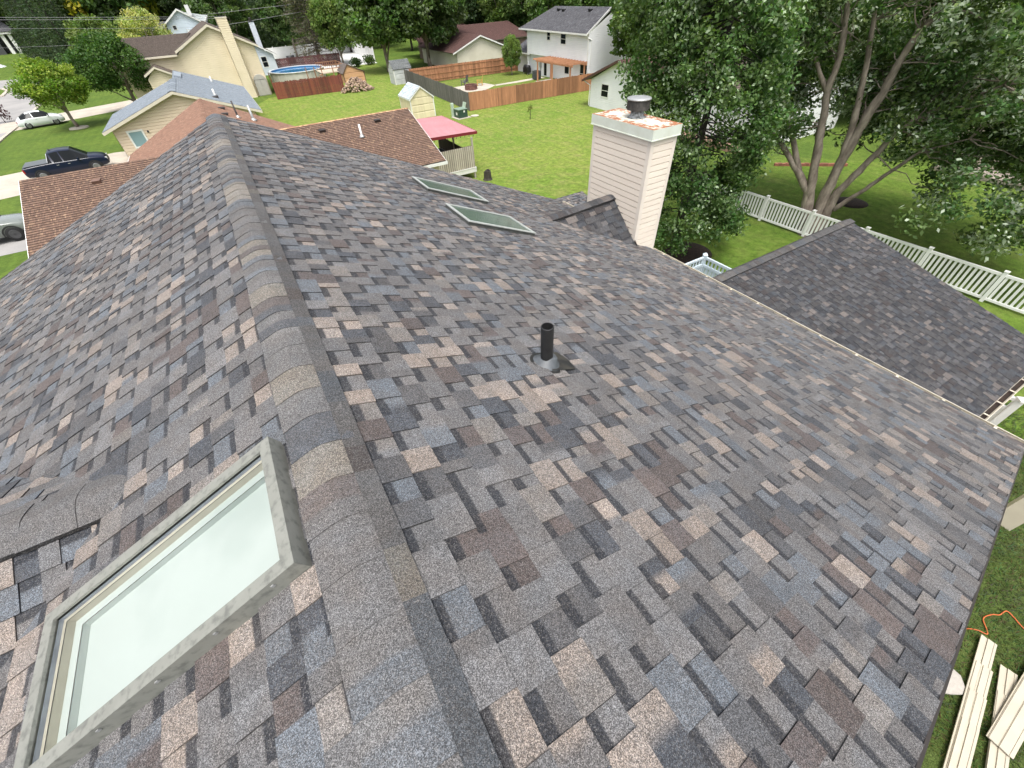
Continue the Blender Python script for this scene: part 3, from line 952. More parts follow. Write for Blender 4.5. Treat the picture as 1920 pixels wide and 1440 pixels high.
sheet('driveway', [(-23.8, 43.5), (-8.6, 47.2), (-8.6, 54.2), (-10.2, 54.6), (-23.8, 51.5)], CONC, .008)
sheet('neighbour_driveway', [(-24.5, 73), (-9.2, 80), (-9.2, 87.5), (-24.5, 80.5)], CONC, .008)
sheet('front_walk', px((55, 133), (0, 137), (0, 130), (48, 129)), CONC, .02)
sheet('front_strip', [(-24, 33.0), (-9, 33.0), (-9, 38.2), (-24, 38.2)], ASPH, .008)
sheet('patio', [(26.2, 59.9), (26.6, 55.6), (29, 55.2), (31.6, 57.2), (31.2, 59.6), (29, 60.1)], CONC, .012)
sheet('patio_path', [(31.5, 57.5), (35, 57.6), (39.2, 57.9), (39.2, 56.9), (35, 56.5), (31.4, 56.7)], CONC, .012)
sheet('side_patio', [(36.6, 49), (39.2, 49), (39.2, 55.5), (36.6, 55.5)], CONC, .012)
sheet('white_patio', [(10.5, 94), (27, 93), (29, 117), (10.8, 117)], mat('pale_concrete', (.62, .62, .60), (.55, .55, .53), .5, .85), .012)
# scattered grass blades on the near lawn
n = 60000
bx = RNG.uniform(6.3, 17.5, n); by = RNG.uniform(-5.5, 3.5, n)
keep = ~((bx < 14.4) & (by > .1))
bx, by = bx[keep], by[keep]; n = len(bx)
ang = RNG.uniform(0, 2 * PI, n); le = RNG.uniform(.05, .13, n); wd = RNG.uniform(.006, .012, n)
tip = np.stack([np.cos(ang + 1.2) * le * .75, np.sin(ang + 1.2) * le * .75, le * .55], 1)
b0 = np.stack([bx, by, np.full(n, .004)], 1); dv = np.stack([np.cos(ang) * wd, np.sin(ang) * wd, np.zeros(n)], 1)
V = np.stack([b0 - dv, b0 + dv, b0 + tip], 1).reshape(-1, 3)
me = bpy.data.meshes.new('grass')
me.vertices.add(n * 3); me.vertices.foreach_set('co', V.ravel())
me.loops.add(n * 3); me.loops.foreach_set('vertex_index', np.arange(n * 3))
me.polygons.add(n); me.polygons.foreach_set('loop_start', np.arange(0, n * 3, 3)); me.polygons.foreach_set('loop_total', np.full(n, 3))
clump = np.sin(bx * 2.1 + np.sin(by * 3)) * np.sin(by * 2.7 + np.sin(bx * 1.7)) * .3 + 1
bc = np.stack([(.048 * RNG.uniform(.5, 1.7, n)) * clump, .076 * RNG.uniform(.5, 1.5, n) * clump, .018 * RNG.uniform(.6, 1.3, n)], 1)  # blade colours carry the same painted shade as the lawn below
at = me.color_attributes.new('Col', 'FLOAT_COLOR', 'CORNER')
at.data.foreach_set('color', np.concatenate([np.repeat(bc, 3, 0), np.ones((n * 3, 1))], 1).astype(np.float32).ravel())
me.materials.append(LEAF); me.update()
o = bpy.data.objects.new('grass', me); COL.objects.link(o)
tag(o, 'short grass blades darkened for shade on the lawn below the near roof edge', 'grass', kind='stuff')

# ================================================================== TREES
def leaf_obj(name, P, size, col, parent, up=.35, m=LEAF, asp=.55, wind=None):
    n = len(P)
    nv = RNG.normal(size=(n, 3)); nv[:, 2] = nv[:, 2] + up * 2
    nv /= np.linalg.norm(nv, axis=1)[:, None]
    r = RNG.normal(size=(n, 3))
    if wind is not None: r = r * .8 + np.array(wind)
    t = r - nv * (r * nv).sum(1)[:, None]; t /= np.linalg.norm(t, axis=1)[:, None]
    b = np.cross(nv, t)
    s = (size * RNG.uniform(.7, 1.3, n))[:, None]
    V = np.stack([P - t * s * .5, P + b * s * asp * .5 - t * s * .08, P + t * s * .5, P - b * s * asp * .5 - t * s * .08], 1).reshape(-1, 3)
    me = bpy.data.meshes.new(name)
    me.vertices.add(n * 4); me.vertices.foreach_set('co', V.astype(np.float32).ravel())
    me.loops.add(n * 4); me.loops.foreach_set('vertex_index', np.arange(n * 4))
    me.polygons.add(n); me.polygons.foreach_set('loop_start', np.arange(0, n * 4, 4)); me.polygons.foreach_set('loop_total', np.full(n, 4))
    at = me.color_attributes.new('Col', 'FLOAT_COLOR', 'CORNER')
    at.data.foreach_set('color', np.concatenate([np.repeat(col, 4, 0), np.ones((n * 4, 1))], 1).astype(np.float32).ravel())
    me.materials.append(m); me.update()
    o = bpy.data.objects.new(name, me); COL.objects.link(o)
    if parent is not None: o.parent = parent
    return o


def clusters(C, r, per, flat=.75, shell=.5):
    C = np.asarray(C, float); k = len(C)
    d = RNG.normal(size=(k * per, 3)); d /= np.linalg.norm(d, axis=1)[:, None]
    rad = (shell + (1 - shell) * RNG.random(k * per)) ** .8 * np.repeat(np.broadcast_to(r, (k,)), per)
    P = np.repeat(C, per, 0) + d * rad[:, None] * np.array([1, 1, flat])
    return P, np.repeat(np.arange(k), per)


def leafcols(n, cid, base, var=.3, alt=None, altf=.0, nclus=None):
    base = np.array(base)
    cj = RNG.uniform(1 - var * .6, 1 + var * .6, (cid.max() + 1))
    hue = RNG.uniform(-.12, .14, (cid.max() + 1))
    c = base[None] * cj[cid][:, None] * RNG.uniform(1 - var, 1 + var, n)[:, None]
    c[:, 0] *= 1 + hue[cid] + RNG.uniform(-.16, .08, n)
    if alt is not None:
        f = RNG.random(cid.max() + 1)
        f = np.where(f < .3, altf * 2.6, altf * .35)
        k = RNG.random(n) < f[cid]
        c[k] = np.array(alt)[None] * RNG.uniform(.7, 1.25, (k.sum(), 1))
    return c


def limb(a, b, n=5, wob=.25, rnd=random):
    a, b = Vector(a), Vector(b)
    L = (b - a).length
    return [a + (b - a) * (i / (n - 1)) + (Vector((rnd.uniform(-1, 1), rnd.uniform(-1, 1), rnd.uniform(-.6, .6))) * wob * L * .12 if 0 < i < n - 1 else Vector((0, 0, 0))) for i in range(n)]


PROTO = {}


def proto_tree(kind, base, H=12.0, R=4.6, nb=90, per=110, leaf=.42, alt=None, altf=.0, clear=.16, form='round', bark=BARK, name='tree', seed=1, var=.34):
    """one tree of a kind: trunk with limbs and a crown of many leaves; later trees are copies"""
    global RNG
    RNG = np.random.default_rng(seed); rnd = random.Random(seed)
    t = thing(name, '', 'tree')
    mb = MB()
    z0 = H * clear; zc = (H + z0) / 2; rz = (H - z0) / 2
    C = []
    if form == 'spruce':
        mb.tube([(0, 0, 0), (0, 0, H * .5), (0, 0, H * .97)], [R * .07, R * .045, .02], 8)
        P = []; cid = []; k = 0
        z = z0
        while z < H * .985:
            rr = R * (1 - (z - z0) / (H - z0)) ** .8 + .15
            nbr = max(5, int(11 * rr / R) + 4); a0 = rnd.random() * 6
            for q in range(nbr):
                a = a0 + 2 * PI * q / nbr + rnd.uniform(-.25, .25); l = rr * rnd.uniform(.75, 1.08)
                m = max(8, int(per * l / R))
                f = RNG.random(m) ** .7
                w = (1 - f * .6) * .22 * l * RNG.normal(size=m)
                P.append(np.stack([math.cos(a) * f * l - math.sin(a) * w, math.sin(a) * f * l + math.cos(a) * w, z - f * l * .32 + RNG.normal(size=m) * .06 - np.abs(w) * .25], 1))
                cid.append(np.full(m, k)); k += 1
            z += R * .115 * rnd.uniform(.85, 1.15)
        P = np.concatenate(P); cid = np.concatenate(cid)
    else:
        th = z0 + rz * .5
        mb.tube([(0, 0, 0), (.03 * R, 0, z0 * .6), (-.02 * R, .02 * R, th), (0, 0, zc + rz * .5)], [R * .062, R * .05, R * .038, R * .012], 9)
        for i in range(nb):
            for _ in range(30):
                d = Vector((rnd.gauss(0, 1), rnd.gauss(0, 1), rnd.gauss(0, 1))).normalized()
                if form == 'oval' or d.z > -.75: break
            f = rnd.uniform(.55, 1.0) ** .6
            sx = R
            if form == 'vase': sx = R * (.62 + .38 * (d.z + 1) / 2)
            if form == 'wide': sx = R * (1.06 - .2 * d.z)
            lump = 1 + .16 * math.sin(3.1 * math.atan2(d.y, d.x) + seed) + .12 * math.sin(5 * d.z + seed)
            C.append((d.x * f * sx * lump * .84, d.y * f * sx * lump * .84, zc + d.z * f * rz * .88))
        for i in range(9):
            c = Vector(C[rnd.randrange(nb)]); s = Vector((0, 0, rnd.uniform(z0 * .8, th)))
            mb.tube(limb(s, s + (c - s) * .85, 5, .5, rnd), [R * .026, R * .02, R * .015, R * .01, R * .004], 6)
        rad = np.array([rnd.uniform(.19, .31) * R for _ in C])
        P, cid = clusters(C, rad, per, .7, .35)
    part_t = mb.build('trunk', bark, t, True)
    leaf_obj('crown', P, np.full(len(P), leaf), leafcols(len(P), cid, base, var, alt, altf), t, .45, asp=.62 if form != 'spruce' else .3)
    PROTO[kind] = [t, H, R, False]
    return t


GREEN1, GREEN2, GREEN3 = (.094, .148, .040), (.072, .118, .034), (.120, .175, .044)
proto_tree('maple_a', GREEN1, nb=150, per=170, clear=.09, seed=3, alt=(.17, .22, .13), altf=.12, name='broadleaf_tree')
proto_tree('maple_b', GREEN2, nb=150, per=170, clear=.09, seed=8, form='wide', alt=(.16, .20, .12), altf=.12, name='broadleaf_tree')
proto_tree('tall', GREEN2, H=15, R=4.4, nb=130, per=140, clear=.08, seed=14, form='oval', alt=(.14, .18, .10), altf=.10, name='broadleaf_tree')
proto_tree('light', GREEN3, H=11, R=4.6, nb=130, per=140, clear=.08, seed=19, name='broadleaf_tree')
proto_tree('dark', (.040, .066, .024), H=15, R=4.4, nb=130, per=140, clear=.06, seed=24, form='oval', bark=DARKBARK, name='broadleaf_tree')
proto_tree('yellow', (.30, .29, .03), H=10, R=4.2, nb=80, per=110, seed=29, name='yellow_tree')
proto_tree('pale', (.27, .285, .10), H=9, R=4.2, nb=95, per=120, leaf=.30, seed=34, form='oval', name='pale_tree')
proto_tree('willow', (.105, .150, .040), H=9, R=4.8, nb=80, per=115, seed=37, form='wide', name='light_green_tree')
proto_tree('plum', (.055, .014, .016), H=5.5, R=1.7, nb=40, per=70, leaf=.24, seed=41, form='oval', bark=DARKBARK, name='purple_tree')
proto_tree('spruce', (.046, .070, .034), H=16, R=4.2, per=44, leaf=.42, seed=46, form='spruce', bark=DARKBARK, clear=.04, name='spruce_tree')
proto_tree('street', (.150, .235, .030), H=6.3, R=3.0, nb=100, per=150, leaf=.22, seed=51, clear=.24, alt=(.28, .34, .06), altf=.22, name='street_tree')
proto_tree('street_dark', (.042, .088, .018), H=7.2, R=3.9, nb=130, per=160, leaf=.23, seed=57, clear=.14, alt=(.09, .15, .04), altf=.14, name='street_tree')


def put_tree(kind, x, y, H, label, group=None, wide=1.0, z=None, rot=None):
    t, h0, r0, used = PROTO[kind]
    o = t if not used else copy_tree(t)
    PROTO[kind][3] = True
    s = H / h0
    o.location = (x, y, terrain(x, y) if z is None else z)
    o.scale = (s * wide, s * wide, s)
    o.rotation_euler = (0, 0, random.uniform(0, 6.28) if rot is None else rot)
    tag(o, label, 'tree', group)
    return o


def tree_px(kind, pxx, dist, H, label, group=None, wide=1.0, py=30):
    p = polar(pxx, py, dist)
    return put_tree(kind, p.x, p.y, H, label, group, wide)


random.seed(5)
put_tree('street', -14.86, 70.33, 6.2, 'small yellow-green tree in a stone ring on the lawn beside the white car', wide=1.08)
put_tree('street_dark', -9.2, 76.4, 7.6, 'round dark green tree left of the tan gabled house', wide=1.08)
tree_px('plum', 113, 104, 5.6, 'small purple-leaved tree behind the yellow-green street tree')
tree_px('pale', 262, 112, 9.2, 'pale yellow-green tree left of the pale blue house', py=40)
tree_px('yellow', 212, 150, 21, 'bright yellow-leaved tree above the pale tree')
tree_px('yellow', 285, 165, 22, 'yellow-green tree top left of the pale blue gable', py=5)
tree_px('willow', 175, 122, 8.6, 'light green spreading tree left of the pale tree', py=60)
tree_px('willow', 128, 150, 9.4, 'light green tree at the edge of the dark spruces', py=40)
SPR = 'dark spruce standing in the row beyond the road'
for q, (a, d, H) in enumerate(((60, 150, 15), (72, 142, 13), (92, 138, 14), (114, 133, 12.5), (50, 205, 19), (136, 142, 13), (75, 160, 19), (105, 168, 19))):
    tree_px('spruce', a, d, H, SPR, 'dark spruces beyond the road', 1.15, py=70)
tree_px('tall', 424, 122, 14, 'tall green tree just right of the tan house chimney', wide=1.1)
tree_px('spruce', 492, 128, 19, 'black-green spruce behind the slim white chimney', wide=1.0)
tree_px('spruce', 472, 138, 20, 'dark spruce half hidden behind the tall green tree', wide=.95)
tree_px('maple_b', 532, 118, 14, 'green tree rising behind the white vinyl fence', wide=.8)
put_tree('maple_a', 25.0, 80.5, 14.5, 'big leafy tree with a leaning trunk left of the grey shed', wide=1.02, rot=1.0)
put_tree('maple_b', 31.6, 79.0, 15.5, 'big leafy tree whose trunk stands behind the cedar fence', wide=1.02, rot=2.2)
put_tree('light', 21.8, 97.0, 10.5, 'light green leafy tree between the bare-limbed pine and the big trees', wide=.8)
tree_px('yellow', 905, 108, 9.5, 'yellow-green tree behind the maroon roof', wide=.7, py=40)
tree_px('dark', 868, 104, 15, 'dark tree directly behind the maroon roof', py=30)
tree_px('light', 948, 104, 13, 'mid green tree left of the white two-storey house', py=30)
tree_px('tall', 985, 100, 14, 'tall tree behind the left end of the white house roof', py=30)
tree_px('light', 958, 72.5, 4.6, 'small bright green tree beside the white house corner', py=85, wide=.7)
WL = 'leafy tree in the woodline closing the view behind the houses'
WG = 'trees of the far woodline'
rr_ = random.Random(90)
kinds = ['maple_a', 'tall', 'dark', 'maple_b', 'light', 'tall', 'maple_b', 'dark']
i = 0
for row, (d0, step) in enumerate(((150, 62), (185, 55))):
    x_ = -420 + row * 30
    while x_ < 3000:
        dd = d0 + rr_.uniform(-9, 12)
        if x_ < 150: dd += 30
        py_ = 60 - .06 * x_
        v = ray(x_, py_)
        if v.x * v.x + v.y * v.y > 1:
            p = polar(x_, py_, dd)
            if not (x_ < 45 and row == 0):
                put_tree(kinds[i % 8], p.x, p.y, rr_.uniform(17, 22) + (4 if x_ < 350 else 0), WL, WG, rr_.uniform(1.05, 1.3))
        i += 1
        x_ += step * rr_.uniform(.8, 1.2)
for (a, d, H, k) in ((1035, 96, 13, 'maple_a'), (1085, 104, 15, 'dark'), (1130, 98, 14, 'light'), (1175, 92, 14, 'tall'), (640, 118, 16, 'dark'), (700, 122, 17, 'tall'), (760, 112, 15, 'dark'), (590, 128, 17, 'dark'), (560, 120, 15, 'light'), (820, 118, 16, 'tall'), (350, 142, 15, 'dark'), (395, 136, 14, 'maple_b')):
    tree_px(k, a, d, H, 'tree crowded among others just behind the row of houses', 'trees close behind the houses', py=20)
for (a, d, H, k) in ((1230, 60, 12, 'maple_a'), (1310, 66, 13, 'dark'), (1420, 56, 13, 'light'), (1520, 52, 13, 'maple_a'), (1620, 58, 14, 'light'), (1720, 50, 12, 'light'), (1830, 56, 13, 'maple_a'), (1930, 50, 13, 'light'), (2050, 55, 14, 'tall')):
    tree_px(k, a, d, H, 'tree standing beyond the silver maple in the right-hand yards', 'trees beyond the silver maple', py=0)

# the pine with bare lower limbs ------------------------------------------
RNG = np.random.default_rng(71); rp = random.Random(71)
pt = thing('pine_tree', 'grey-brown pine with bare lower limbs behind the pool', 'tree', (18.6, 101, 0))
mb = MB(); H = 16
mb.tube([(0, 0, 0), (.1, 0, 5), (-.1, .1, 11), (0, 0, H)], [.3, .24, .14, .03], 8)
Pn, cid, k = [], [], 0
z = 2.0
while z < H:
    L = 4.6 * (1 - (z / H) ** 2.2) + .5
    for q in range(7):
        a = rp.uniform(0, 2 * PI); l = L * rp.uniform(.6, 1)
        e = Vector((math.cos(a) * l, math.sin(a) * l, z - .12 * l + rp.uniform(-.2, .5)))
        pts = limb((0, 0, z), e, 5, .4, rp)
        mb.tube(pts, [.07, .055, .04, .03, .012], 5)
        for u in range(4):
            b = pts[1 + u % 3]; c = b + Vector((rp.uniform(-1, 1), rp.uniform(-1, 1), rp.uniform(-.5, .3))) * 1.1
            mb.tube([b, c], [.02, .008], 4)
        dens = 12 if z < 5 else 34
        f = RNG.uniform(.35, 1, dens)
        Pn.append(np.array(e)[None] * f[:, None] + np.array([0, 0, z])[None] * (1 - f[:, None]) + RNG.normal(size=(dens, 3)) * .38); cid.append(np.full(dens, k)); k += 1
    z += .42
mb.build('trunk', mat('grey_pine_bark', (.17, .145, .12), (.11, .09, .075), 5, .95), pt, True)
Pn = np.concatenate(Pn); cid = np.concatenate(cid)
leaf_obj('crown', Pn, np.full(len(Pn), .5), leafcols(len(Pn), cid, (.088, .088, .048), .35), pt, .2, asp=.3)

# silver maple beside the wing ----------------------------------------------
RNG = np.random.default_rng(101); rm = random.Random(101)
MBASE = Vector((22.92, 9.27, 0))
nv_ = Vector((MBASE.x - CAM.x, MBASE.y - CAM.y, 0)).normalized(); rv_ = Vector((nv_.y, -nv_.x, 0))
mt_ = thing('silver_maple', 'large silver maple with many spreading stems and wind-turned pale leaves', 'tree', MBASE)
LIMBS = [
 ([(22.74, 9.7, .1), (22.53, 10.22, 1.87), (22.31, 10.77, 2.5), (22.01, 11.49, 3.25), (21.57, 12.57, 4.28), (21.27, 13.31, 5.16), (20.98, 14.01, 5.86), (20.63, 14.89, 6.62), (20.3, 15.9, 7.6)], [.24, .19, .16, .125, .11, .095, .08, .06, .02]),
 ([(22.28, 10.84, 2.6), (22.02, 11.48, 3.76), (21.65, 12.38, 5.16), (21.45, 12.88, 5.93), (21.21, 13.46, 6.74), (20.97, 14.06, 7.4), (20.66, 14.8, 7.85), (20.3, 15.6, 9.0)], [.12, .115, .105, .095, .085, .07, .05, .02]),
 ([(22.8, 9.62, .1), (22.55, 10.18, 1.97), (22.39, 10.56, 3.71), (22.3, 10.78, 4.63), (22.19, 11.07, 5.83), (22.16, 11.13, 6.95), (22.08, 11.34, 7.74), (21.98, 11.58, 8.59), (21.9, 11.9, 11.5)], [.25, .20, .165, .15, .135, .115, .10, .085, .02]),
 ([(22.17, 11.12, 5.8), (21.81, 12.0, 6.99), (21.55, 12.62, 7.54), (21.2, 13.4, 9.0)], [.09, .075, .06, .02]),
 ([(22.86, 9.45, .1), (22.8, 9.57, 2.0), (22.8, 9.56, 3.21), (22.83, 9.48, 4.32), (22.85, 9.44, 5.12), (22.91, 9.29, 5.88), (22.91, 9.29, 6.76), (22.97, 9.15, 7.75), (23.17, 8.67, 8.53), (23.5, 7.8, 10.5)], [.27, .22, .205, .19, .17, .15, .13, .105, .08, .02]),
 ([(22.80, 9.56, 3.3), (22.73, 9.73, 4.59), (22.64, 9.96, 5.7), (22.55, 10.17, 6.61), (22.39, 10.57, 8.03), (22.31, 10.76, 8.58), (22.2, 10.8, 11.5)], [.14, .13, .115, .10, .08, .06, .02]),
 ([(22.96, 9.2, .1), (22.97, 9.16, 2.08), (23.07, 8.9, 2.82), (23.21, 8.56, 3.75), (23.32, 8.29, 4.67), (23.44, 7.99, 5.05), (23.66, 7.47, 5.5), (24.1, 6.2, 6.3)], [.22, .17, .15, .125, .105, .09, .065, .02]),
 ([(23.0, 9.0, 1.3), (23.3, 8.33, 2.32), (23.51, 7.83, 3.16), (23.73, 7.3, 4.0), (24.2, 6.2, 4.6)], [.11, .09, .075, .055, .02]),
]
mb = MB()
for pts, rad in LIMBS:
    pp, rr2 = [], []
    for i in range(len(pts) - 1):
        for q in range(4):
            f = q / 4
            pp.append(Vector(pts[i]) * (1 - f) + Vector(pts[i + 1]) * f - MBASE + Vector((rm.gauss(0, .012), rm.gauss(0, .012), 0)))
            rr2.append((rad[i] * (1 - f) + rad[i + 1] * f) * rm.uniform(.90, 1.10))
    pp.append(Vector(pts[-1]) - MBASE); rr2.append(rad[-1])
    mb.tube(pp, rr2, 12)
mb.lathe((0, .1, 0), [(.75, -.05), (.52, .1), (.36, .5), (.2, .95)], 14)
ends = []
Q = lambda q, p, z: rv_ * q + nv_ * p + Vector((0, 0, z))
C = []
def reg(n, q0, q1, p0, p1, z0, z1, ok=lambda q, p, z: True):
    k = 0
    while k < n:
        q, p, z = rm.uniform(q0, q1), rm.uniform(p0, p1), rm.uniform(z0, z1)
        if ok(q, p, z): C.append(Q(q, p, z)); k += 1
reg(90, -4.0, 4.5, 1.0, 5.0, 4.9, 9.5)
reg(44, 1.4, 8.0, 1.4, 5.0, 2.6, 5.0)
reg(16, -5.4, -2.6, -.2, 2.5, 3.6, 6.0)
reg(46, -1.8, 5.0, 1.2, 4.0, 3.7, 6.0)
reg(34, -6.0, -2.0, .6, 4.5, 5.6, 9.0)
reg(215, -6.5, 7.5, .8, 6.0, 4.6, 10.8, lambda q, p, z: (z < 9.6 or p < 2.2) and z > 5.0 + .05 * abs(q) and not (-4.6 < q < -1.6 and z < 6.0 and rm.random() < .75))
reg(105, 2.6, 8.5, -2.6, 2.5, 3.8, 9.5)
reg(48, 3.0, 8.6, -3.2, 1.5, 2.3, 4.2, lambda q, p, z: z > 3.4 - .12 * (q - 3) or rm.random() < .5)
reg(16, 4.8, 8.4, -3.0, .5, 1.5, 2.6)
reg(70, -6.5, -2.6, -1.5, 2.5, 7.0, 10.5)
reg(42, -2.6, 3.0, -2.2, .5, 8.3, 10.8)
reg(24, .8, 3.0, -1.4, .6, 4.6, 8.0)
reg(18, -1.8, 1.0, .3, 1.6, 5.2, 7.6)
reg(5, -3.6, -2.4, -.4, .8, 3.6, 4.8)
limbpts = [Vector(p) - MBASE for pts, _ in LIMBS for p in pts[3:]]
for c in C:
    if rm.random() < .62:
        b = rm.choice(sorted(limbpts, key=lambda p: (p - c).length + (3 if p.z > c.z + 1.5 else 0))[:5])
        L = (c - b).length
        if L < 3.2:
            mb.tube(limb(b, c, 7, .45, rm), [.03, .026, .022, .018, .014, .009, .004], 5)
part(mb, 'trunk', BARK, mt_, True).location = (0, 0, 0)
Pn, cid = clusters([tuple(c) for c in C], np.array([rm.uniform(.55, 1.0) for _ in C]), 175, .62, .12)
cols = leafcols(len(Pn), cid, (.098, .155, .052), .42, (.46, .52, .42), .24)
leaf_obj('crown', Pn, np.full(len(Pn), .19), cols, mt_, .5, asp=.5, wind=(-.4, -.7, .2))

# drooping dense tree behind the chimney ----------------------------------------
RNG = np.random.default_rng(131); rm = random.Random(131)
TB = Vector((16.5, 12.35, 0))
nv2 = Vector((TB.x - CAM.x, TB.y - CAM.y, 0)).normalized(); rv2 = Vector((nv2.y, -nv2.x, 0))
t2 = thing('drooping_tree', 'dense dark leafy tree with drooping branches just behind the chimney', 'tree', TB)
mb = MB(); mb.tube([(0, 0, 0), (.05, .1, 3), (-.05, 0, 7), (0, 0, 12)], [.2, .16, .11, .03], 9)
C = []
for i in range(400):
    z = rm.uniform(.9, 12.0)
    rmax = (2.75 if z < 4.5 else 2.75 - .11 * (z - 4.5)) * (1 - ((z - 4.6) / 8.2) ** 2) ** .5 if z < 12.5 else .4
    a = rm.uniform(0, 2 * PI); r = rmax * rm.uniform(.55, 1.0) ** .6
    C.append(Vector((math.cos(a) * r, math.sin(a) * r, z)))
for i in range(70):      # upper crown reaching left in the picture
    C.append(rv2 * rm.uniform(-3.9, -1.0) + nv2 * rm.uniform(-1.5, 2) + Vector((0, 0, rm.uniform(6.0, 11.0))))
for c in C[::3]:
    s = Vector((0, 0, min(11, c.z + rm.uniform(.2, 1.0))))
    mb.tube(limb(s, c, 4, .6, rm), [.03, .022, .014, .005], 5)
mb.build('trunk', DARKBARK, t2, True)
Pn, cid = clusters([tuple(c) for c in C], np.array([rm.uniform(.42, .72) for _ in C]), 165, .85, .1)
cols = leafcols(len(Pn), cid, (.060, .106, .030), .40, (.28, .35, .23), .15)
leaf_obj('crown', Pn, np.full(len(Pn), .15), cols, t2, .3, asp=.6)
mb = MB(); mb.lathe((16.55, 11.6, 0), [(1.15, .005), (1.0, .06), (.4, .10), (.001, .11)], 22)
tag(mb.build('mulch_bed', MULCH, None, True), 'round dark mulch bed under the drooping tree', 'mulch bed')
mb = MB(); mb.lathe((28.2, 10.4, 0), [(.85, .005), (.6, .09), (.001, .13)], 20)
tag(mb.build('mulch_bed', MULCH, None, True), 'dark mulch mound on the lawn behind the silver maple stems', 'mulch bed')

# ================================================================== NEIGHBOUR HOUSES
SHB = SH_FAR
# --- brown-roofed house (A)
hA = thing('brown_house', 'low brown-roofed house just beyond the ridge, with a front garage and back deck', 'house', (0, 28, 0))
mb = MB()
WXc, WYf, WZp, WEz = -1.1, 38.4, 5.02, 2.6
slope(mb, (WXc, 20, WZp), (WXc, WYf, WZp), (4.15, WYf, WEz), (4.15, 20, WEz), ORANGE, 201, .15, (.2, .34))
o = part(mb, 'roof_slope', SHB, hA)
mb = MB()
slope(mb, (WXc, WYf, WZp), (WXc, 20, WZp), (-6.4, 20, WEz), (-6.4, WYf, WEz), ORANGE, 202, .15, (.2, .34))
part(mb, 'roof_slope', SHB, hA)
mb = MB(); slope(mb, (9.68, 28.7, 4.42), (-.5, 28.7, 4.42), (-.5, 23.65, 2.62), (9.68, 23.65, 2.62), BROWN, 203, .15, (.2, .34))
o = part(mb, 'roof_slope', SHB, hA); o['label'] = 'speckled brown back slope with two dark vents and a white pipe'
mb = MB(); slope(mb, (1, 28.7, 4.42), (9.68, 28.7, 4.42), (9.68, 33.75, 2.62), (1, 33.75, 2.62), BROWN, 204, .15, (.2, .34))
part(mb, 'roof_slope', SHB, hA)
mb = MB(); slope(mb, (-2.5, 28.4, 4.2), (-9.15, 28.4, 4.2), (-9.15, 23.2, 2.3), (-2.5, 23.2, 2.3), BROWN, 205, .15, (.2, .34))
o = part(mb, 'roof_slope', SHB, hA); o['label'] = 'brown garage slope with a small vent'
mb = MB(); slope(mb, (-9.15, 28.4, 4.2), (-4.5, 28.4, 4.2), (-4.5, 31.5, 2.9), (-9.15, 31.5, 2.9), BROWN, 206, .15, (.2, .34))
part(mb, 'roof_slope', SHB, hA)
mb = MB(); ridge_cap(mb, (0, 28.7, 4.42), (9.7, 28.7, 4.42), (0, 1, 0), .36, .36, w=.15, lift=.03, expo=.16, pal=[((.42, .27, .15), 10), ((.30, .17, .10), 10)], seed=207)
part(mb, 'ridge_cap', SHB, hA)
mb = MB(); ridge_cap(mb, (WXc, WYf, WZp), (WXc, 20, WZp), (1, 0, 0), .46, .46, w=.15, lift=.03, expo=.16, pal=ORANGE, seed=208)
part(mb, 'ridge_cap', SHB, hA)
mb = MB()
wall_lines(mb, -6, 3.8, 20.3, 38.1, 2.6, 'y', 4.75, expo=.15, rise_at=WXc)
wall_lines(mb, -8.8, -2.5, 23.6, 31.0, 2.35, 'x', 4.0, expo=.15, rise_at=28.4)
wall_lines(mb, 2, 9.35, 24.05, 33.4, 2.6, 'x', 4.2, expo=.15, rise_at=28.7)
part(mb, 'wall', YSIDING, hA)
for P_ in ([(9.7, 33.75, 2.61), (9.7, 28.7, 4.41), (9.7, 23.65, 2.61)], [(-9.17, 28.4, 4.19), (-9.17, 23.2, 2.29)], [(-6.4, 38.42, 2.59), (WXc, 38.42, 5.01), (4.15, 38.42, 2.59)], [(3, 23.57, 2.59), (9.75, 23.57, 2.59)], [(-6.48, 31.6, 2.56), (-6.48, 38.4, 2.56)]):
    mb = MB(); fascia(mb, P_, .03, .15); part(mb, 'white_fascia', WHITE, hA)


def roofvent(parent, p, nn, down, w=.34, l=.36, h=.16, m=DARKMETAL, name='roof_vent'):
    p, nn, down = Vector(p), Vector(nn).normalized(), Vector(down).normalized(); s = nn.cross(down)
    mb = MB()
    o = p - s * w / 2 - down * l / 2
    a = [o, o + s * w, o + s * w + down * l, o + down * l]
    t = [o + nn * .03, o + s * w + nn * .03, o + s * w + down * l + nn * h, o + down * l + nn * h]
    for f in ((0, 1, 2, 3), ):
        mb.poly([t[k] for k in f])
    for i in range(4):
        j = (i + 1) % 4; mb.poly([a[i], a[j], t[j], t[i]])
    mb.obox(p - s * (w * .75) - down * l * .8 + nn * .004, s * w * 1.5, down * l * 1.5, nn * .006)
    return part(mb, name, m, parent)


def stack(parent, p, h, r=.05, m=WHITE, collar=True, name='vent_pipe'):
    mb = MB(); p = Vector(p)
    mb.lathe(p, [(r, -.05), (r, h), (r * .8, h), (r * .8, h - .1), (.001, h - .1)], 14, cap=False)
    o = part(mb, name, m, parent, True)
    if collar:
        c = MB(); c.lathe(p, [(r * 3, .0), (r * 2.2, .05), (r * 1.05, .16)], 14)
        q = c.build('pipe_collar', GALV, o, True)
    return o


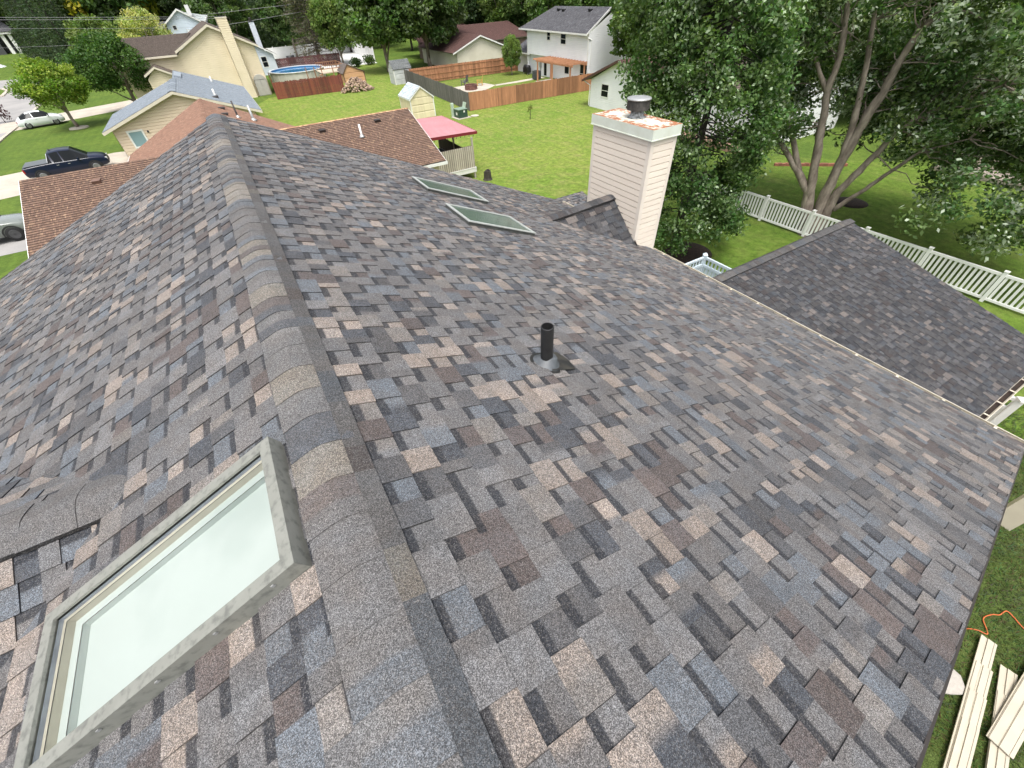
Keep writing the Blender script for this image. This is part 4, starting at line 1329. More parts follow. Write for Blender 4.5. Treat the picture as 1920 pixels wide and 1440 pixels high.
nA = Vector((0, -1.8, 5.05)).normalized(); dA = Vector((0, -5.05, -1.8)).normalized()
for (a, b) in ((604, 246), (707, 227)):
    roofvent(hA, onplane(a, b, (5, 28.7, 4.42), nA), nA, dA)
stack(hA, onplane(679, 257, (5, 28.7, 4.42), nA), .62, .055)
nW2 = Vector((2.42, 0, 5.25)).normalized(); dW2 = Vector((5.25, 0, -2.42)).normalized()
for (a, b) in ((415, 204), (421, 215)):
    roofvent(hA, onplane(a, b, (WXc, 30, WZp), nW2), nW2, dW2)
stack(hA, onplane(447, 221, (WXc, 30, WZp), nW2), .9, .05, DARKMETAL)
stack(hA, onplane(476, 226, (WXc, 30, WZp), nW2), .85, .075, GALV)
nG = Vector((0, -1.9, 5.2)).normalized(); dG = Vector((0, -5.2, -1.9)).normalized()
roofvent(hA, onplane(182, 341, (-6, 28.4, 4.2), nG), nG, dG, m=mat('brown_vent_metal', (.17, .10, .075), None, 9, .6))
# --- covered deck behind it
dk = thing('covered_deck', 'raised deck with board screen and red metal cover beside the brown-roofed house', 'deck', (11.6, 30, 0))
mb = MB()
x = 9.72
while x < 13.25:
    mb.box(x, x + .13, 27.45, 33.4, .62, .65); x += .138
part(mb, 'deck_floor', GREYWOOD, dk)
mb = MB(); mb.box(9.7, 13.35, 27.38, 27.45, .40, .66); mb.box(13.28, 13.35, 27.45, 33.4, .40, .66); mb.box(9.7, 13.35, 27.36, 27.5, .66, .70)
part(mb, 'rim_board', WHITE, dk)
mb = MB(); rb = random.Random(4)
LW = mat('pale_weathered_screen', (.50, .46, .38), (.42, .38, .31), 2, .8, attr=True)
x = 9.75
while x < 13.2:
    c = tuple([rb.uniform(.8, 1.05)] * 3); mb.box(x, x + .105, 27.40, 27.43, .72, 2.0, c); x += .145
part(mb, 'screen_board', LW, dk)
mb = MB(); mb.box(9.75, 13.2, 27.44, 27.47, .70, 2.02); part(mb, 'screen_backing', mat('dark_screen_gap', (.10, .085, .07), None, 5, .9), dk)
mb = MB(); y = 27.5
while y < 33.3:
    c = tuple([rb.uniform(.75, 1.1)] * 3); mb.box(13.22, 13.25, y, y + .135, .7, 1.55, c); y += .14
part(mb, 'side_rail', mat('dark_stained_boards', (.055, .035, .028), None, 4, .8, attr=True), dk)
for (x, y) in ((13.22, 27.45), (13.22, 30.5), (13.22, 33.3), (9.95, 27.45)):
    mb = MB(); mb.box(x - .05, x + .05, y - .05, y + .05, 0, 2.50); part(mb, 'post', mat('pale_post', (.40, .36, .31), None, 4, .7), dk)
mb = MB()
REDM = mat('red_metal_painted_sheen', (.50, .265, .285), (.45, .225, .245), .7, .5, fine=.06, fscale=6)  # paleness of the grazing sheen put into the red base colour
rx0, rx1, ry0, ry1 = 9.85, 13.92, 28.05, 33.75
zt = lambda x: 2.75 - (x - rx0) * .035
y = ry0
while y < ry1 - .01:
    yb = min(y + .30, ry1)
    mb.obox((rx0, y, zt(rx0)), (rx1 - rx0, 0, zt(rx1) - zt(rx0)), (0, yb - y - .035, 0), (0, 0, .02))
    mb.obox((rx0, yb - .035, zt(rx0)), (rx1 - rx0, 0, zt(rx1) - zt(rx0)), (0, .035, 0), (0, 0, .045))
    y = yb
rf = part(mb, 'metal_cover', REDM, dk)
mb = MB(); DRED = mat('dark_red_fascia', (.20, .022, .032), None, 4, .45)
mb.obox((rx0, ry0 - .03, zt(rx0) - .13), (rx1 - rx0, 0, zt(rx1) - zt(rx0)), (0, .03, 0), (0, 0, .17))
mb.box(rx1, rx1 + .03, ry0 - .03, ry1, zt(rx1) - .13, zt(rx1) + .04)
mb.build('red_fascia', DRED, rf)
mb = MB()
for k in range(12):
    x = rx0 + .4 + k * .31
    mb.lathe((x, ry0 + .02, zt(x) - .25), [(.001, 0), (.03, .03), (.012, .09), (.004, .12)], 6)
part(mb, 'string_lights', BLACK, dk)


def patio_chair(x, y, z, rz, label, mtl, group=None):
    t = thing('patio_chair', label, 'chair', (x, y, z), rz, group)
    mb = MB(); mb.obox((-.24, -.22, .40), (.48, 0, 0), (0, .46, 0), (0, 0, .03)); mb.build('seat', mtl, t)
    mb = MB()
    for k in range(7): mb.obox((-.22 + k * .068, .24, .46), (.02, 0, 0), (0, .015, 0), (0, .12, .46))
    mb.obox((-.25, .355, .90), (.5, 0, 0), (0, .03, 0), (0, 0, .04)); mb.obox((-.25, .23, .44), (.5, 0, 0), (0, .03, 0), (0, 0, .03)); mb.build('backrest', mtl, t)
    for sx in (-.24, .22):
        mb = MB(); mb.tube([(sx, -.2, .41), (sx - .02, -.22, 0)], .014, 6); mb.build('leg', mtl, t)
        mb = MB(); mb.tube([(sx, .24, .41), (sx + .02, .34, 0)], .014, 6); mb.build('leg', mtl, t)
        mb = MB(); mb.tube([(sx, .28, .64), (sx, -.18, .63), (sx, -.2, .42)], .014, 6); mb.build('armrest', mtl, t)
    return t


CHM = mat('grey_chair_metal', (.20, .21, .21), None, 5, .5)
patio_chair(11.6, 29.0, .65, 2.6, 'grey metal chair on the covered deck, nearer the outer rail', CHM)
patio_chair(10.9, 30.0, .65, 1.6, 'grey metal chair farther back under the red cover', CHM)

# --- tan house with blue-grey roof (B)
hB = thing('tan_house', 'tan house with a blue-grey shingled roof and cream trim beyond the brown roof', 'house', (-3, 55, 0))
mb = MB(); slope(mb, (-3.13, 49, 4.44), (-3.13, 65, 4.44), (2.85, 65, 2.32), (2.85, 49, 2.32), BLUEGREY, 221, .16, (.3, .34))
part(mb, 'roof_slope', SHB, hB)
mb = MB(); slope(mb, (-3.13, 57.4, 4.44), (-3.13, 49, 4.44), (-9.1, 49, 2.40), (-9.1, 57.4, 2.40), BLUEGREY, 222, .16, (.3, .34))
part(mb, 'roof_slope', SHB, hB)
mb = MB(); ridge_cap(mb, (-3.13, 57.4, 4.44), (-3.13, 49, 4.44), (1, 0, 0), .34, .34, w=.3, lift=.05, expo=.3, pal=BLUEGREY, seed=223); part(mb, 'ridge_cap', SHB, hB)
mb = MB(); mb.obox((-3.0, 59.5, 4.42), (.55, 0, -.19), (0, 3.6, 0), (.03, 0, .10)); part(mb, 'ridge_box_vent', mat('blue_grey_vent', (.26, .30, .34), None, 4, .7), hB)
mb = MB(); wall_lines(mb, -8.5, 2.3, 49.45, 57.2, 2.45, 'y', 4.25, expo=.21, rise_at=-3.13)
wall_lines(mb, -3.1, 2.3, 57.3, 64.7, 2.4, expo=.21)
part(mb, 'wall', TSIDING, hB)
mb = MB(); fascia(mb, [(-3.13, 48.98, 4.43), (-9.1, 48.98, 2.39)], .04, .2); fascia(mb, [(-3.13, 48.98, 4.43), (2.85, 48.98, 2.31)], .04, .2); fascia(mb, [(2.87, 49, 2.31), (2.87, 65, 2.31)], .04, .16)
fascia(mb, [(-9.12, 49, 2.39), (-9.12, 57.4, 2.39)], .04, .16)
part(mb, 'trim', CREAM, hB)
window(hB, (0, 49.43, 0), (1, 0, 0), (0, -1, 0), -7.55, 1.08, .92, 1.02, WHITE, PALEGLASS, False, .12).location = -hB.location
nb_ = Vector((2.12, 0, 5.98)).normalized()
db_ = Vector((5.98, 0, -2.12)).normalized()
stack(hB, onplane(397, 153, (-3.13, 55, 4.44), nb_), .45, .07); stack(hB, onplane(403, 178, (-3.13, 55, 4.44), nb_), .45, .07)
roofvent(hB, onplane(404, 183, (-3.13, 55, 4.44), nb_), nb_, db_, .5, .45, .2)
mb = MB(); mb.lathe((-6.2, 49.40, 1.92), [(.05, 0), (.08, .05), (.06, .12), (.02, .16)], 10); part(mb, 'wall_lamp', BLACK, hB)

# --- tall cream gabled house with a chimney (C)
hC = thing('cream_house', 'tall cream gabled house with a brown roof and wide cream chimney', 'house', (0, 78, 0))
mb = MB()
GA, GL_, GR_ = (2.05, 7.5), (-2.4, 5.36), (6.75, 5.2)
cf = lambda z: (-2.1, 6.35) if z < 5.2 else (-2.1 + (z - 5.2) / 2.15 * 4.1, 6.35 - (z - 5.2) / 2.15 * 4.3)
siding(mb, (0, 75, 0), (1, 0, 0), (0, -1, 0), 0, 7.34, cf, .2)
siding(mb, (0, 75.002, 0), (1, 0, 0), (0, -1, 0), 0, 5.1, lambda z: (-8.6, -2.1), .2)
siding(mb, (6.35, 0, 0), (0, 1, 0), (1, 0, 0), 0, 5.1, lambda z: (75, 88), .2)
siding(mb, (-8.6, 0, 0), (0, 1, 0), (-1, 0, 0), 0, 6.3, gablef(75, 85, 5.1, 80, 6.5), .2)
sg = gablef(-6.35, -2.95, 3.25, -5.15, 4.25)
siding(mb, (0, 72.4, 0), (1, 0, 0), (0, -1, 0), 0, 4.15, sg, .2)
siding(mb, (-6.2, 0, 0), (0, 1, 0), (-1, 0, 0), 0, 3.2, lambda z: (72.4, 75), .2)
part(mb, 'wall', YSIDING, hC)
mb = MB(); slope(mb, (2.05, 74.6, 7.5), (2.05, 88, 7.5), (6.8, 88, 5.18), (6.8, 74.6, 5.18), UMBER, 231, .16); part(mb, 'roof_slope', SHB, hC)
mb = MB(); slope(mb, (2.05, 88, 7.5), (2.05, 74.6, 7.5), (-2.45, 74.6, 5.34), (-2.45, 88, 5.34), UMBER, 232, .16); part(mb, 'roof_slope', SHB, hC)
mb = MB(); slope(mb, (0, 80, 6.66), (-9, 80, 6.66), (-9, 74.6, 5.05), (-2.35, 74.6, 5.05), UMBER, 233, .16); o = part(mb, 'roof_slope', SHB, hC); o['label'] = 'wide plain brown slope left of the gable'
mb = MB(); slope(mb, (-5.15, 72, 4.36), (-5.15, 75, 4.36), (-2.9, 75, 3.2), (-2.9, 72, 3.2), UMBER, 234, .16); part(mb, 'porch_roof', SHB, hC)
mb = MB(); slope(mb, (-5.15, 75, 4.36), (-5.15, 72, 4.36), (-6.5, 72, 3.66), (-6.5, 75, 3.66), UMBER, 235, .16); part(mb, 'porch_roof', SHB, hC)
mb = MB(); fascia(mb, [(2.05, 74.57, 7.49), (-2.45, 74.57, 5.33)], .04, .24); fascia(mb, [(2.05, 74.57, 7.49), (6.8, 74.57, 5.17)], .04, .24)
mb.box(-9, -2.4, 74.42, 74.58, 4.86, 5.04); fascia(mb, [(-5.15, 71.98, 4.35), (-2.9, 71.98, 3.19)], .04, .2); fascia(mb, [(-5.15, 71.98, 4.35), (-6.5, 71.98, 3.65)], .04, .2)
part(mb, 'trim', CREAM, hC)
mb = MB(); wall_lines(mb, 3.28, 4.42, 74.15, 74.99, 7.92, expo=.2); c_ = part(mb, 'chimney', YSIDING, hC)
mb = MB(); mb.box(3.22, 4.48, 74.09, 75.05, 7.92, 8.0); mb.build('chimney_top', CREAM, c_)

# --- white two-storey house (W)
hW = thing('white_house', 'white two-storey house with a dark grey roof behind the cedar-fenced yard', 'house', (43, 55, 0))
mb = MB(); E0, E1, R0_, R1_ = (38.75, 62.7, 4.97), (38.75, 48.0, 4.93), (42.8, 59.9, 6.96), (42.8, 48.9, 6.96)
slope(mb, R1_, R0_, E0, E1, DKGREY, 241, .2, (.2, .4)); part(mb, 'roof_slope', SHB, hW)
mb = MB(); slope(mb, R0_, R1_, (47, 48.0, 4.93), (47, 62.7, 4.97), DKGREY, 242, .2); part(mb, 'roof_slope', SHB, hW)
mb = MB(); mb.poly([R0_, (47, 62.7, 4.97), E0], (.08, .08, .09)); part(mb, 'hip_end', SHB, hW)
mb = MB()
siding(mb, (39.2, 0, 0), (0, 1, 0), (-1, 0, 0), 2.3, 4.95, lambda z: (48.1, 61.3), .17)
siding(mb, (0, 48.1, 0), (1, 0, 0), (0, -1, 0), 0, 6.8, gablef(39.2, 46.6, 4.95, 42.9, 6.85), .17)
siding(mb, (0, 61.3, 0), (1, 0, 0), (0, 1, 0), 0, 5, lambda z: (39.2, 46), .17)
siding(mb, (39.75, 0, 0), (0, 1, 0), (-1, 0, 0), 0, 2.3, lambda z: (48.1, 65.0), .17)
siding(mb, (0, 65.0, 0), (1, 0, 0), (0, 1, 0), 0, 2.3, lambda z: (39.75, 46), .17)
mb.poly([(39.2, 48.1, 2.29), (39.75, 48.1, 2.29), (39.75, 61.3, 2.29), (39.2, 61.3, 2.29)])
part(mb, 'wall', WSIDING, hW)
mb = MB(); slope(mb, (42.6, 61.31, 4.2), (42.6, 64.4, 4.2), (39.2, 65.3, 2.34), (39.2, 60.8, 2.34), DKGREY, 243, .2, (.2, .4)); part(mb, 'lower_roof', SHB, hW)
mb = MB(); fascia(mb, [E1, E0], .12, .16, -.01); fascia(mb, [(E1[0], 47.97, E1[2]), (R1_[0], 48.85, R1_[2])], .05, .2); fascia(mb, [(39.18, 60.8, 2.33), (39.18, 65.3, 2.33)], .1, .14, -.01)
mb.box(39.16, 39.21, 48.05, 48.2, 2.3, 4.9); mb.box(39.16, 39.21, 61.2, 61.33, 2.3, 4.9); mb.tube([(38.9, 48.2, 4.8), (39.1, 48.03, 4.5), (39.6, 48.03, 4.3), (39.6, 48.03, .2)], .05, 6)
part(mb, 'trim', WHITE, hW)


def wwin(y0, y1, z0, z1, xx=39.2, bar=True, glass=DKGLASS):
    f = window(hW, (xx - .005, 0, 0), (0, 1, 0), (-1, 0, 0), y0, z0, y1 - y0, z1 - z0, WHITE, glass, bar, .12)
    f.location = -hW.location


wwin(52.5, 53.5, 3.75, 4.68); wwin(55.85, 56.5, 3.98, 4.72)
wwin(57.3, 57.95, .1, 2.05, 39.75, False); wwin(52.3, 53.2, .75, 1.55, 39.75, False); wwin(47.9 + .5, 50.0, .1, 1.95, 39.75)
mb = MB(); mb.box(39.6, 39.74, 58.5, 58.95, .9, 1.7); mb.box(39.65, 39.74, 58.65, 58.8, 0, .9); part(mb, 'meter_box', GALV, hW)
nw_ = Vector((-1.99, 0, 4.05)).normalized(); dw_ = Vector((-4.05, 0, -1.99)).normalized()
for (a, b) in ((1049, 19), (1058, 20), (1108, 20)):
    roofvent(hW, onplane(a, b, (40.8, 55, 5.97), nw_), nw_, dw_, .42, .42, .3, BLACK)
pg = thing('pergola', 'open cedar pergola standing against the white two-storey house', 'pergola', (38, 52, 0))
PC = mat('pergola_cedar', (.50, .25, .14), (.40, .19, .10), 2, .75)
for (x, y) in ((39.0, 48.3), (39.0, 55.3), (36.9, 48.3), (36.9, 52.0), (36.9, 55.3)):
    mb = MB(); mb.box(x - .07, x + .07, y - .07, y + .07, 0, 2.2); part(mb, 'post', PC, pg)
for x in (36.9, 39.0):
    mb = MB(); mb.box(x - .05, x + .05, 47.9, 55.7, 2.05, 2.25); part(mb, 'beam', PC, pg)
for k in range(14):
    mb = MB(); y = 48.0 + k * .58; mb.box(36.4, 39.15, y, y + .05, 2.25, 2.42); part(mb, 'rafter', PC, pg)
ac = thing('air_conditioner', 'dark grey air conditioning unit beside the white house patio path', 'air conditioner', (37.6, 56.6, 0))
mb = MB(); mb.box(-.42, .42, -.42, .42, .06, .95)
for k in range(9): mb.box(-.435, .435, -.435, .435, .12 + k * .09, .15 + k * .09)
mb.build('casing', mat('dark_grey_unit', (.07, .08, .085), None, 6, .6), ac)
mb = MB(); mb.lathe((0, 0, .95), [(.34, 0), (.34, .03), (.05, .04), (.001, .05)], 20); mb.build('fan_guard', BLACK, ac)
gr = thing('gas_grill', 'black covered grill against the white house wall', 'grill', (39.0, 61.2, 0))
mb = MB(); mb.obox((-.3, -.6, .2), (.6, 0, 0), (0, 1.2, 0), (0, 0, .55)); mb.tube([(0, -.5, .78), (0, .5, .78)], .3, 12); mb.build('cover', BLACK, gr, True)
for (x, y) in ((-.25, -.5), (.25, -.5), (-.25, .5), (.25, .5)):
    mb = MB(); mb.box(x - .03, x + .03, y - .03, y + .03, 0, .22); mb.build('leg', GALV, gr)

# --- white garage with brown trim (G)
hG = thing('white_garage', 'white garage with brown roof edge and one dark window left of the drooping tree', 'garage', (36, 35, 0))
mb = MB(); siding(mb, (32.7, 0, 0), (0, 1, 0), (-1, 0, 0), 0, 4.0, gablef(31.2, 39.2, 2.28, 35.15, 4.05), .15)
siding(mb, (0, 39.2, 0), (1, 0, 0), (0, 1, 0), 0, 2.3, lambda z: (32.7, 40), .15); siding(mb, (0, 31.2, 0), (1, 0, 0), (0, -1, 0), 0, 2.3, lambda z: (32.7, 40), .15)
part(mb, 'wall', WSIDING, hG)
for sg_, ye in ((1, 40.2), (-1, 30.1)):
    mb = MB(); zE = 2.2
    if sg_ > 0: slope(mb, (40, 35.15, 4.12), (32.3, 35.15, 4.12), (32.3, ye, zE), (40, ye, zE), MAROON, 251, .16)
    else: slope(mb, (32.3, 35.15, 4.12), (40, 35.15, 4.12), (40, ye, zE), (32.3, ye, zE), MAROON, 252, .16)
    part(mb, 'roof_slope', SHB, hG)
mb = MB(); fascia(mb, [(32.27, 35.15, 4.13), (32.27, 40.2, 2.21)], .05, .2); fascia(mb, [(32.27, 35.15, 4.13), (32.27, 30.1, 2.21)], .05, .2)
part(mb, 'brown_trim', mat('dark_brown_trim', (.085, .04, .034), None, 5, .6), hG)
mb = MB(); mb.tube([(32.5, 40.1, 2.1), (32.6, 39.25, 1.8), (32.6, 39.25, .1)], .05, 6); part(mb, 'downspout', WHITE, hG)
window(hG, (32.69, 0, 0), (0, 1, 0), (-1, 0, 0), 36.52, 1.1, .98, .96, WHITE, DKGLASS, True, .08).location = -hG.location

# --- maroon-roofed cream house
hM = thing('maroon_house', 'cream house with a maroon shingled roof behind the far cedar fence', 'house', (38, 74, 0))
mb = MB(); siding(mb, (0, 72, 0), (1, 0, 0), (0, -1, 0), 0, 3.75, gablef(33.3, 41.5, 2.25, 37.35, 3.85), .16)
siding(mb, (33.3, 0, 0), (0, 1, 0), (-1, 0, 0), 0, 2.3, lambda z: (72, 86), .16); siding(mb, (41.5, 0, 0), (0, 1, 0), (1, 0, 0), 0, 2.3, lambda z: (72, 80), .16)
part(mb, 'wall', CSIDING, hM)
mb = MB(); slope(mb, (37.35, 86, 3.98), (37.35, 71.6, 3.98), (32.5, 71.6, 2.2), (32.5, 86, 2.2), MAROON, 261, .18); part(mb, 'roof_slope', SHB, hM)
mb = MB(); slope(mb, (37.35, 71.6, 3.98), (37.35, 86, 3.98), (42.4, 86, 2.15), (42.4, 71.6, 2.15), MAROON, 262, .18); part(mb, 'roof_slope', SHB, hM)
mb = MB(); slope(mb, (49.5, 84, 4.5), (35, 84, 4.5), (35, 78.2, 2.6), (50.8, 78.2, 2.6), MAROON, 263, .18); part(mb, 'roof_slope', SHB, hM)
mb = MB(); slope(mb, (33, 93, 5.0), (43.5, 93, 5.0), (45, 97, 3.6), (33, 97, 3.6), MAROON, 264, .18); slope(mb, (43.5, 93, 5.0), (33, 93, 5.0), (33, 86, 2.6), (45.5, 86, 2.6), MAROON, 265, .18); part(mb, 'rear_roof', SHB, hM)
mb = MB(); wall_lines(mb, 35, 49.8, 78.6, 92, 2.6, expo=.2); part(mb, 'rear_wall', mat('brown_siding', (.16, .11, .09), None, 3, .7), hM)
mb = MB(); fascia(mb, [(37.35, 71.57, 3.97), (32.5, 71.57, 2.19)], .05, .17); fascia(mb, [(37.35, 71.57, 3.97), (42.4, 71.57, 2.14)], .05, .17); mb.tube([(42.2, 71.7, 2.1), (41.6, 71.9, 1.7), (41.6, 71.9, .1)], .05, 6)
part(mb, 'trim', WHITE, hM)
mb = MB(); mb.box(35.4, 36.6, 86.2, 87.2, 3, 6.0); part(mb, 'brick_chimney', mat('red_brown_brick', (.13, .065, .05), (.10, .05, .04), 8, .9), hM)

# --- pale blue house far behind the cream house
hD = thing('pale_blue_house', 'pale blue-white gabled house rising behind the cream house', 'house', (2, 118, 0))
mb = MB(); wall_lines(mb, -3.2, 2.2, 115, 122, 6.65, 'y', 8.45, expo=.2, rise_at=-.59); wall_lines(mb, -7.5, -3.2, 117, 124, 5.4, expo=.2); part(mb, 'wall', mat('pale_blue_siding', (.60, .68, .76), (.55, .63, .71), 1, .55), hD)
mb = MB(); slope(mb, (-.59, 114.6, 8.6), (-.59, 122, 8.6), (2.6, 122, 6.7), (2.6, 114.6, 6.7), DKGREY, 271, .2); part(mb, 'roof_slope', SHB, hD)
mb = MB(); slope(mb, (-.59, 122, 8.6), (-.59, 114.6, 8.6), (-3.7, 114.6, 6.6), (-3.7, 122, 6.6), DKGREY, 272, .2); part(mb, 'roof_slope', SHB, hD)
mb = MB(); slope(mb, (-1.0, 117.6, 8.3), (3.9, 117.6, 7.4), (2.4, 114.3, 5.6), (-.2, 113.6, 4.6), [((.36, .40, .40), 1)], 273, .2); part(mb, 'front_roof', SHB, hD)
mb = MB(); slope(mb, (-7.8, 120, 7.0), (-3.3, 120, 7.0), (-3.3, 116.4, 5.5), (-7.8, 116.4, 5.5), DKGREY, 274, .2); part(mb, 'side_roof', SHB, hD)
mb = MB(); fascia(mb, [(-.59, 114.57, 8.62), (-3.7, 114.57, 6.62)], .06, .26); fascia(mb, [(-.59, 114.57, 8.62), (2.6, 114.57, 6.72)], .06, .26); fascia(mb, [(3.9, 117.5, 7.42), (-.2, 113.5, 4.62)], .06, .2); part(mb, 'trim', WHITE, hD)
window(hD, (0, 114.98, 0), (1, 0, 0), (0, -1, 0), -2.35, 5.9, .5, .5, WHITE, DKGLASS, False, .08).location = -hD.location
mb = MB(); mb.box(.85, 1.5, 116.5, 117.3, 7.5, 9.0); part(mb, 'chimney', WHITE, hD)

# --- blue-white house with a slim chimney behind the cream house
hE = thing('slim_chimney_house', 'pale house with a tall slim white chimney behind the cream gable', 'house', (6, 98, 0))
mb = MB(); siding(mb, (0, 95, 0), (1, 0, 0), (0, -1, 0), 0, 5.0, gablef(0, 10.35, 2.6, 5.2, 5.4), .2); siding(mb, (10.35, 0, 0), (0, 1, 0), (1, 0, 0), 0, 2.6, lambda z: (95, 104), .2); part(mb, 'wall', mat('pale_blue_white_siding', (.64, .69, .75), (.59, .64, .70), 1, .55), hE)
mb = MB(); slope(mb, (5.2, 94.6, 5.7), (5.2, 104, 5.7), (10.95, 104, 2.5), (10.95, 94.6, 2.5), UMBER, 281, .2); part(mb, 'roof_slope', SHB, hE)
mb = MB(); fascia(mb, [(5.2, 94.57, 5.72), (10.95, 94.57, 2.52)], .06, .2); part(mb, 'trim', WHITE, hE)
mb = MB(); mb.box(8.55, 9.3, 95.5, 96.3, 2.6, 6.72); c_ = part(mb, 'chimney', mat('pale_grey_chimney', (.60, .64, .70), None, 2, .6), hE)
mb = MB(); mb.box(8.5, 9.35, 95.45, 96.35, 6.72, 6.8); mb.lathe((8.92, 95.9, 6.8), [(.2, 0), (.2, .35), (.26, .36), (.001, .45)], 12); mb.build('chimney_cap', DARKMETAL, c_)
window(hE, (0, 94.98, 0), (1, 0, 0), (0, -1, 0), 8.35, 1.1, .75, 1.3, WHITE, DKGLASS, True, .1).location = -hE.location

# --- grey house across the road, top left
def part9(mb, *k):
    o = part(mb, *k); o.location = o.location + Vector((9.5, 0, 0)); return o


hX = thing('grey_house', 'dark grey house with white trim and a dark garage door across the road', 'house', (-52, 184, 2.2))
mb = MB(); GS = mat('slate_grey_siding', (.115, .12, .13), None, 2, .7)
wall_lines(mb, -66, -49.5, 180, 190, 9.3, expo=.3, zb=1); part9(mb, 'wall', GS, hX)
mb = MB(); slope(mb, (-68, 184, 14.0), (-51.5, 184, 14.0), (-48.5, 178.5, 9.2), (-68, 178.5, 9.2), DKGREY, 291, .3); part9(mb, 'roof_slope', SHB, hX)
mb = MB(); slope(mb, (-68, 180, 8.4), (-49, 180, 8.4), (-46.5, 176.5, 6.0), (-68, 176.5, 6.0), DKGREY, 292, .3); part9(mb, 'porch_roof', SHB, hX)
mb = MB()
for xx in (-50.0, -48.6): mb.box(xx, xx + .7, 177, 177.7, 1.5, 6.0)
mb.box(-66, -47.2, 176.6, 176.9, 5.6, 6.1); mb.box(-66, -48.6, 178.2, 178.5, 8.8, 9.3); mb.box(-50.4, -49.6, 179.6, 180.1, 6, 9); mb.box(-62, -50.5, 176.9, 177.1, 4.6, 5.1)
part9(mb, 'trim', WHITE, hX)
mb = MB(); mb.box(-62, -51, 177.0, 177.2, 1.6, 4.6); part9(mb, 'garage_door', mat('charcoal_door', (.06, .062, .068), None, 2, .6), hX)
window(hX, (0, 179.9, 0), (1, 0, 0), (0, -1, 0), -54.5, 6.6, 1.5, 2.0, WHITE, DKGLASS, True, .2).location = -hX.location + Vector((9.5, 0, 0))

# --- beige house at the right edge and white house behind the maple
hR = thing('beige_house', 'beige-sided house with a stone bed at its foot at the right edge of the view', 'house', (42, 5, 0))
mb = MB(); siding(mb, (38.6, 0, 0), (0, 1, 0), (-1, 0, 0), .3, 4.6, lambda z: (-8, 10.6), .18); siding(mb, (0, 10.6, 0), (1, 0, 0), (0, 1, 0), .3, 4.6, lambda z: (38.6, 50), .18); part(mb, 'wall', mat('beige_siding', (.50, .44, .36), (.45, .39, .32), 1, .6), hR)
mb = MB(); slope(mb, (43, -8, 6.8), (43, 11, 6.8), (38.1, 11, 4.6), (38.1, -8, 4.6), UMBER, 301, .2); part(mb, 'roof_slope', SHB, hR)
mb = MB(); mb.box(37.0, 38.6, -8, 10.4, 0, .25); part(mb, 'stone_bed', mat('pebble_bed', (.34, .29, .25), (.22, .19, .17), 9, .95, bumps=.8, bscale=14, fine=.4, fscale=12), hR)
mb = MB(); mb.box(38.5, 38.58, 8.9, 9.7, .35, 1.5); part(mb, 'basement_door', BLACK, hR)
hS = thing('white_side_house', 'bright white house glimpsed through the gaps between the two right-hand trees', 'house', (36, 26, 0))
mb = MB(); siding(mb, (31.8, 0, 0), (0, 1, 0), (-1, 0, 0), 0, 3.6, lambda z: (19.4, 26.5), .17); siding(mb, (0, 19.4, 0), (1, 0, 0), (0, -1, 0), 0, 3.6, lambda z: (31.8, 42), .17); part(mb, 'wall', WSIDING, hS)
mb = MB(); slope(mb, (36.5, 19.0, 5.4), (36.5, 27, 5.4), (31.3, 27, 3.5), (31.3, 19.0, 3.5), UMBER, 311, .2); part(mb, 'roof_slope', SHB, hS)
mb = MB(); mb.box(30.6, 31.7, 19.2, 26.5, 0, .3); part(mb, 'brick_planter', mat('pale_brick', (.33, .20, .15), (.24, .15, .115), 6, .9, fine=.25, fscale=9), hS)
pbx = thing('brick_edging', 'low red brick bed edge on the lawn behind the maple stems', 'garden edging', (32, 15.6, 0))
mb = MB(); rb = random.Random(12)
for k in range(26):
    a = k / 25; x = 30.4 + 3.2 * a; y = 16.6 - 2.7 * a
    mb.obox((x, y, 0), (.2, -.17, 0), (.12, .14, 0), (0, 0, .16 + rb.uniform(-.02, .03)), (rb.uniform(.7, 1.2),) * 3)
part(mb, 'brick', mat('edging_brick', (.30, .12, .08), None, 9, .9, attr=True), pbx)

# ================================================================== FENCES
def board_fence(name, label, A, B, h, m, bw=.14, every=2.3, side=1, postm=None, group=None, rails=True, seed=1, wob=.03, posts=True, dark=None):
    A, B = Vector((*A, 0)), Vector((*B, 0)); d = (B - A); L = d.length; d /= L; n_ = Vector((-d.y, d.x, 0)) * side
    t = thing(name, label, 'fence', tuple((A + B) / 2), 0, group)
    rb = random.Random(seed); mb = MB(); x = 0
    run = 1.0
    while x < L - .02:
        if rb.random() < .12: run = rb.uniform(.62, 1.15)
        g = run * rb.uniform(.82, 1.12); w_ = min(bw - .008, L - x)
        hh = h + rb.uniform(-wob, wob) * .5
        p = A + d * x; q = p + d * w_
        mb.obox(p + Vector((0, 0, .03)), d * w_, n_ * .02, (0, 0, hh - .03), (g, g, g)); x += bw
    part(mb, 'board_panel', m, t)
    if posts:
        k = int(L / every) + 1
        for i in range(k + 1):
            p = A + d * min(L - .1, i * L / k) + n_ * .025
            mb = MB(); mb.obox(p, d * .095, n_ * .095, (0, 0, h + .04), (.9, .9, .9)); part(mb, 'post', postm or m, t)
    if rails:
        for z in (.3, h * .5, h - .25):
            mb = MB(); mb.obox(A + n_ * .022 + Vector((0, 0, z)), d * L, n_ * .04, (0, 0, .09), (.85, .85, .85)); part(mb, 'rail', postm or m, t)
    return t


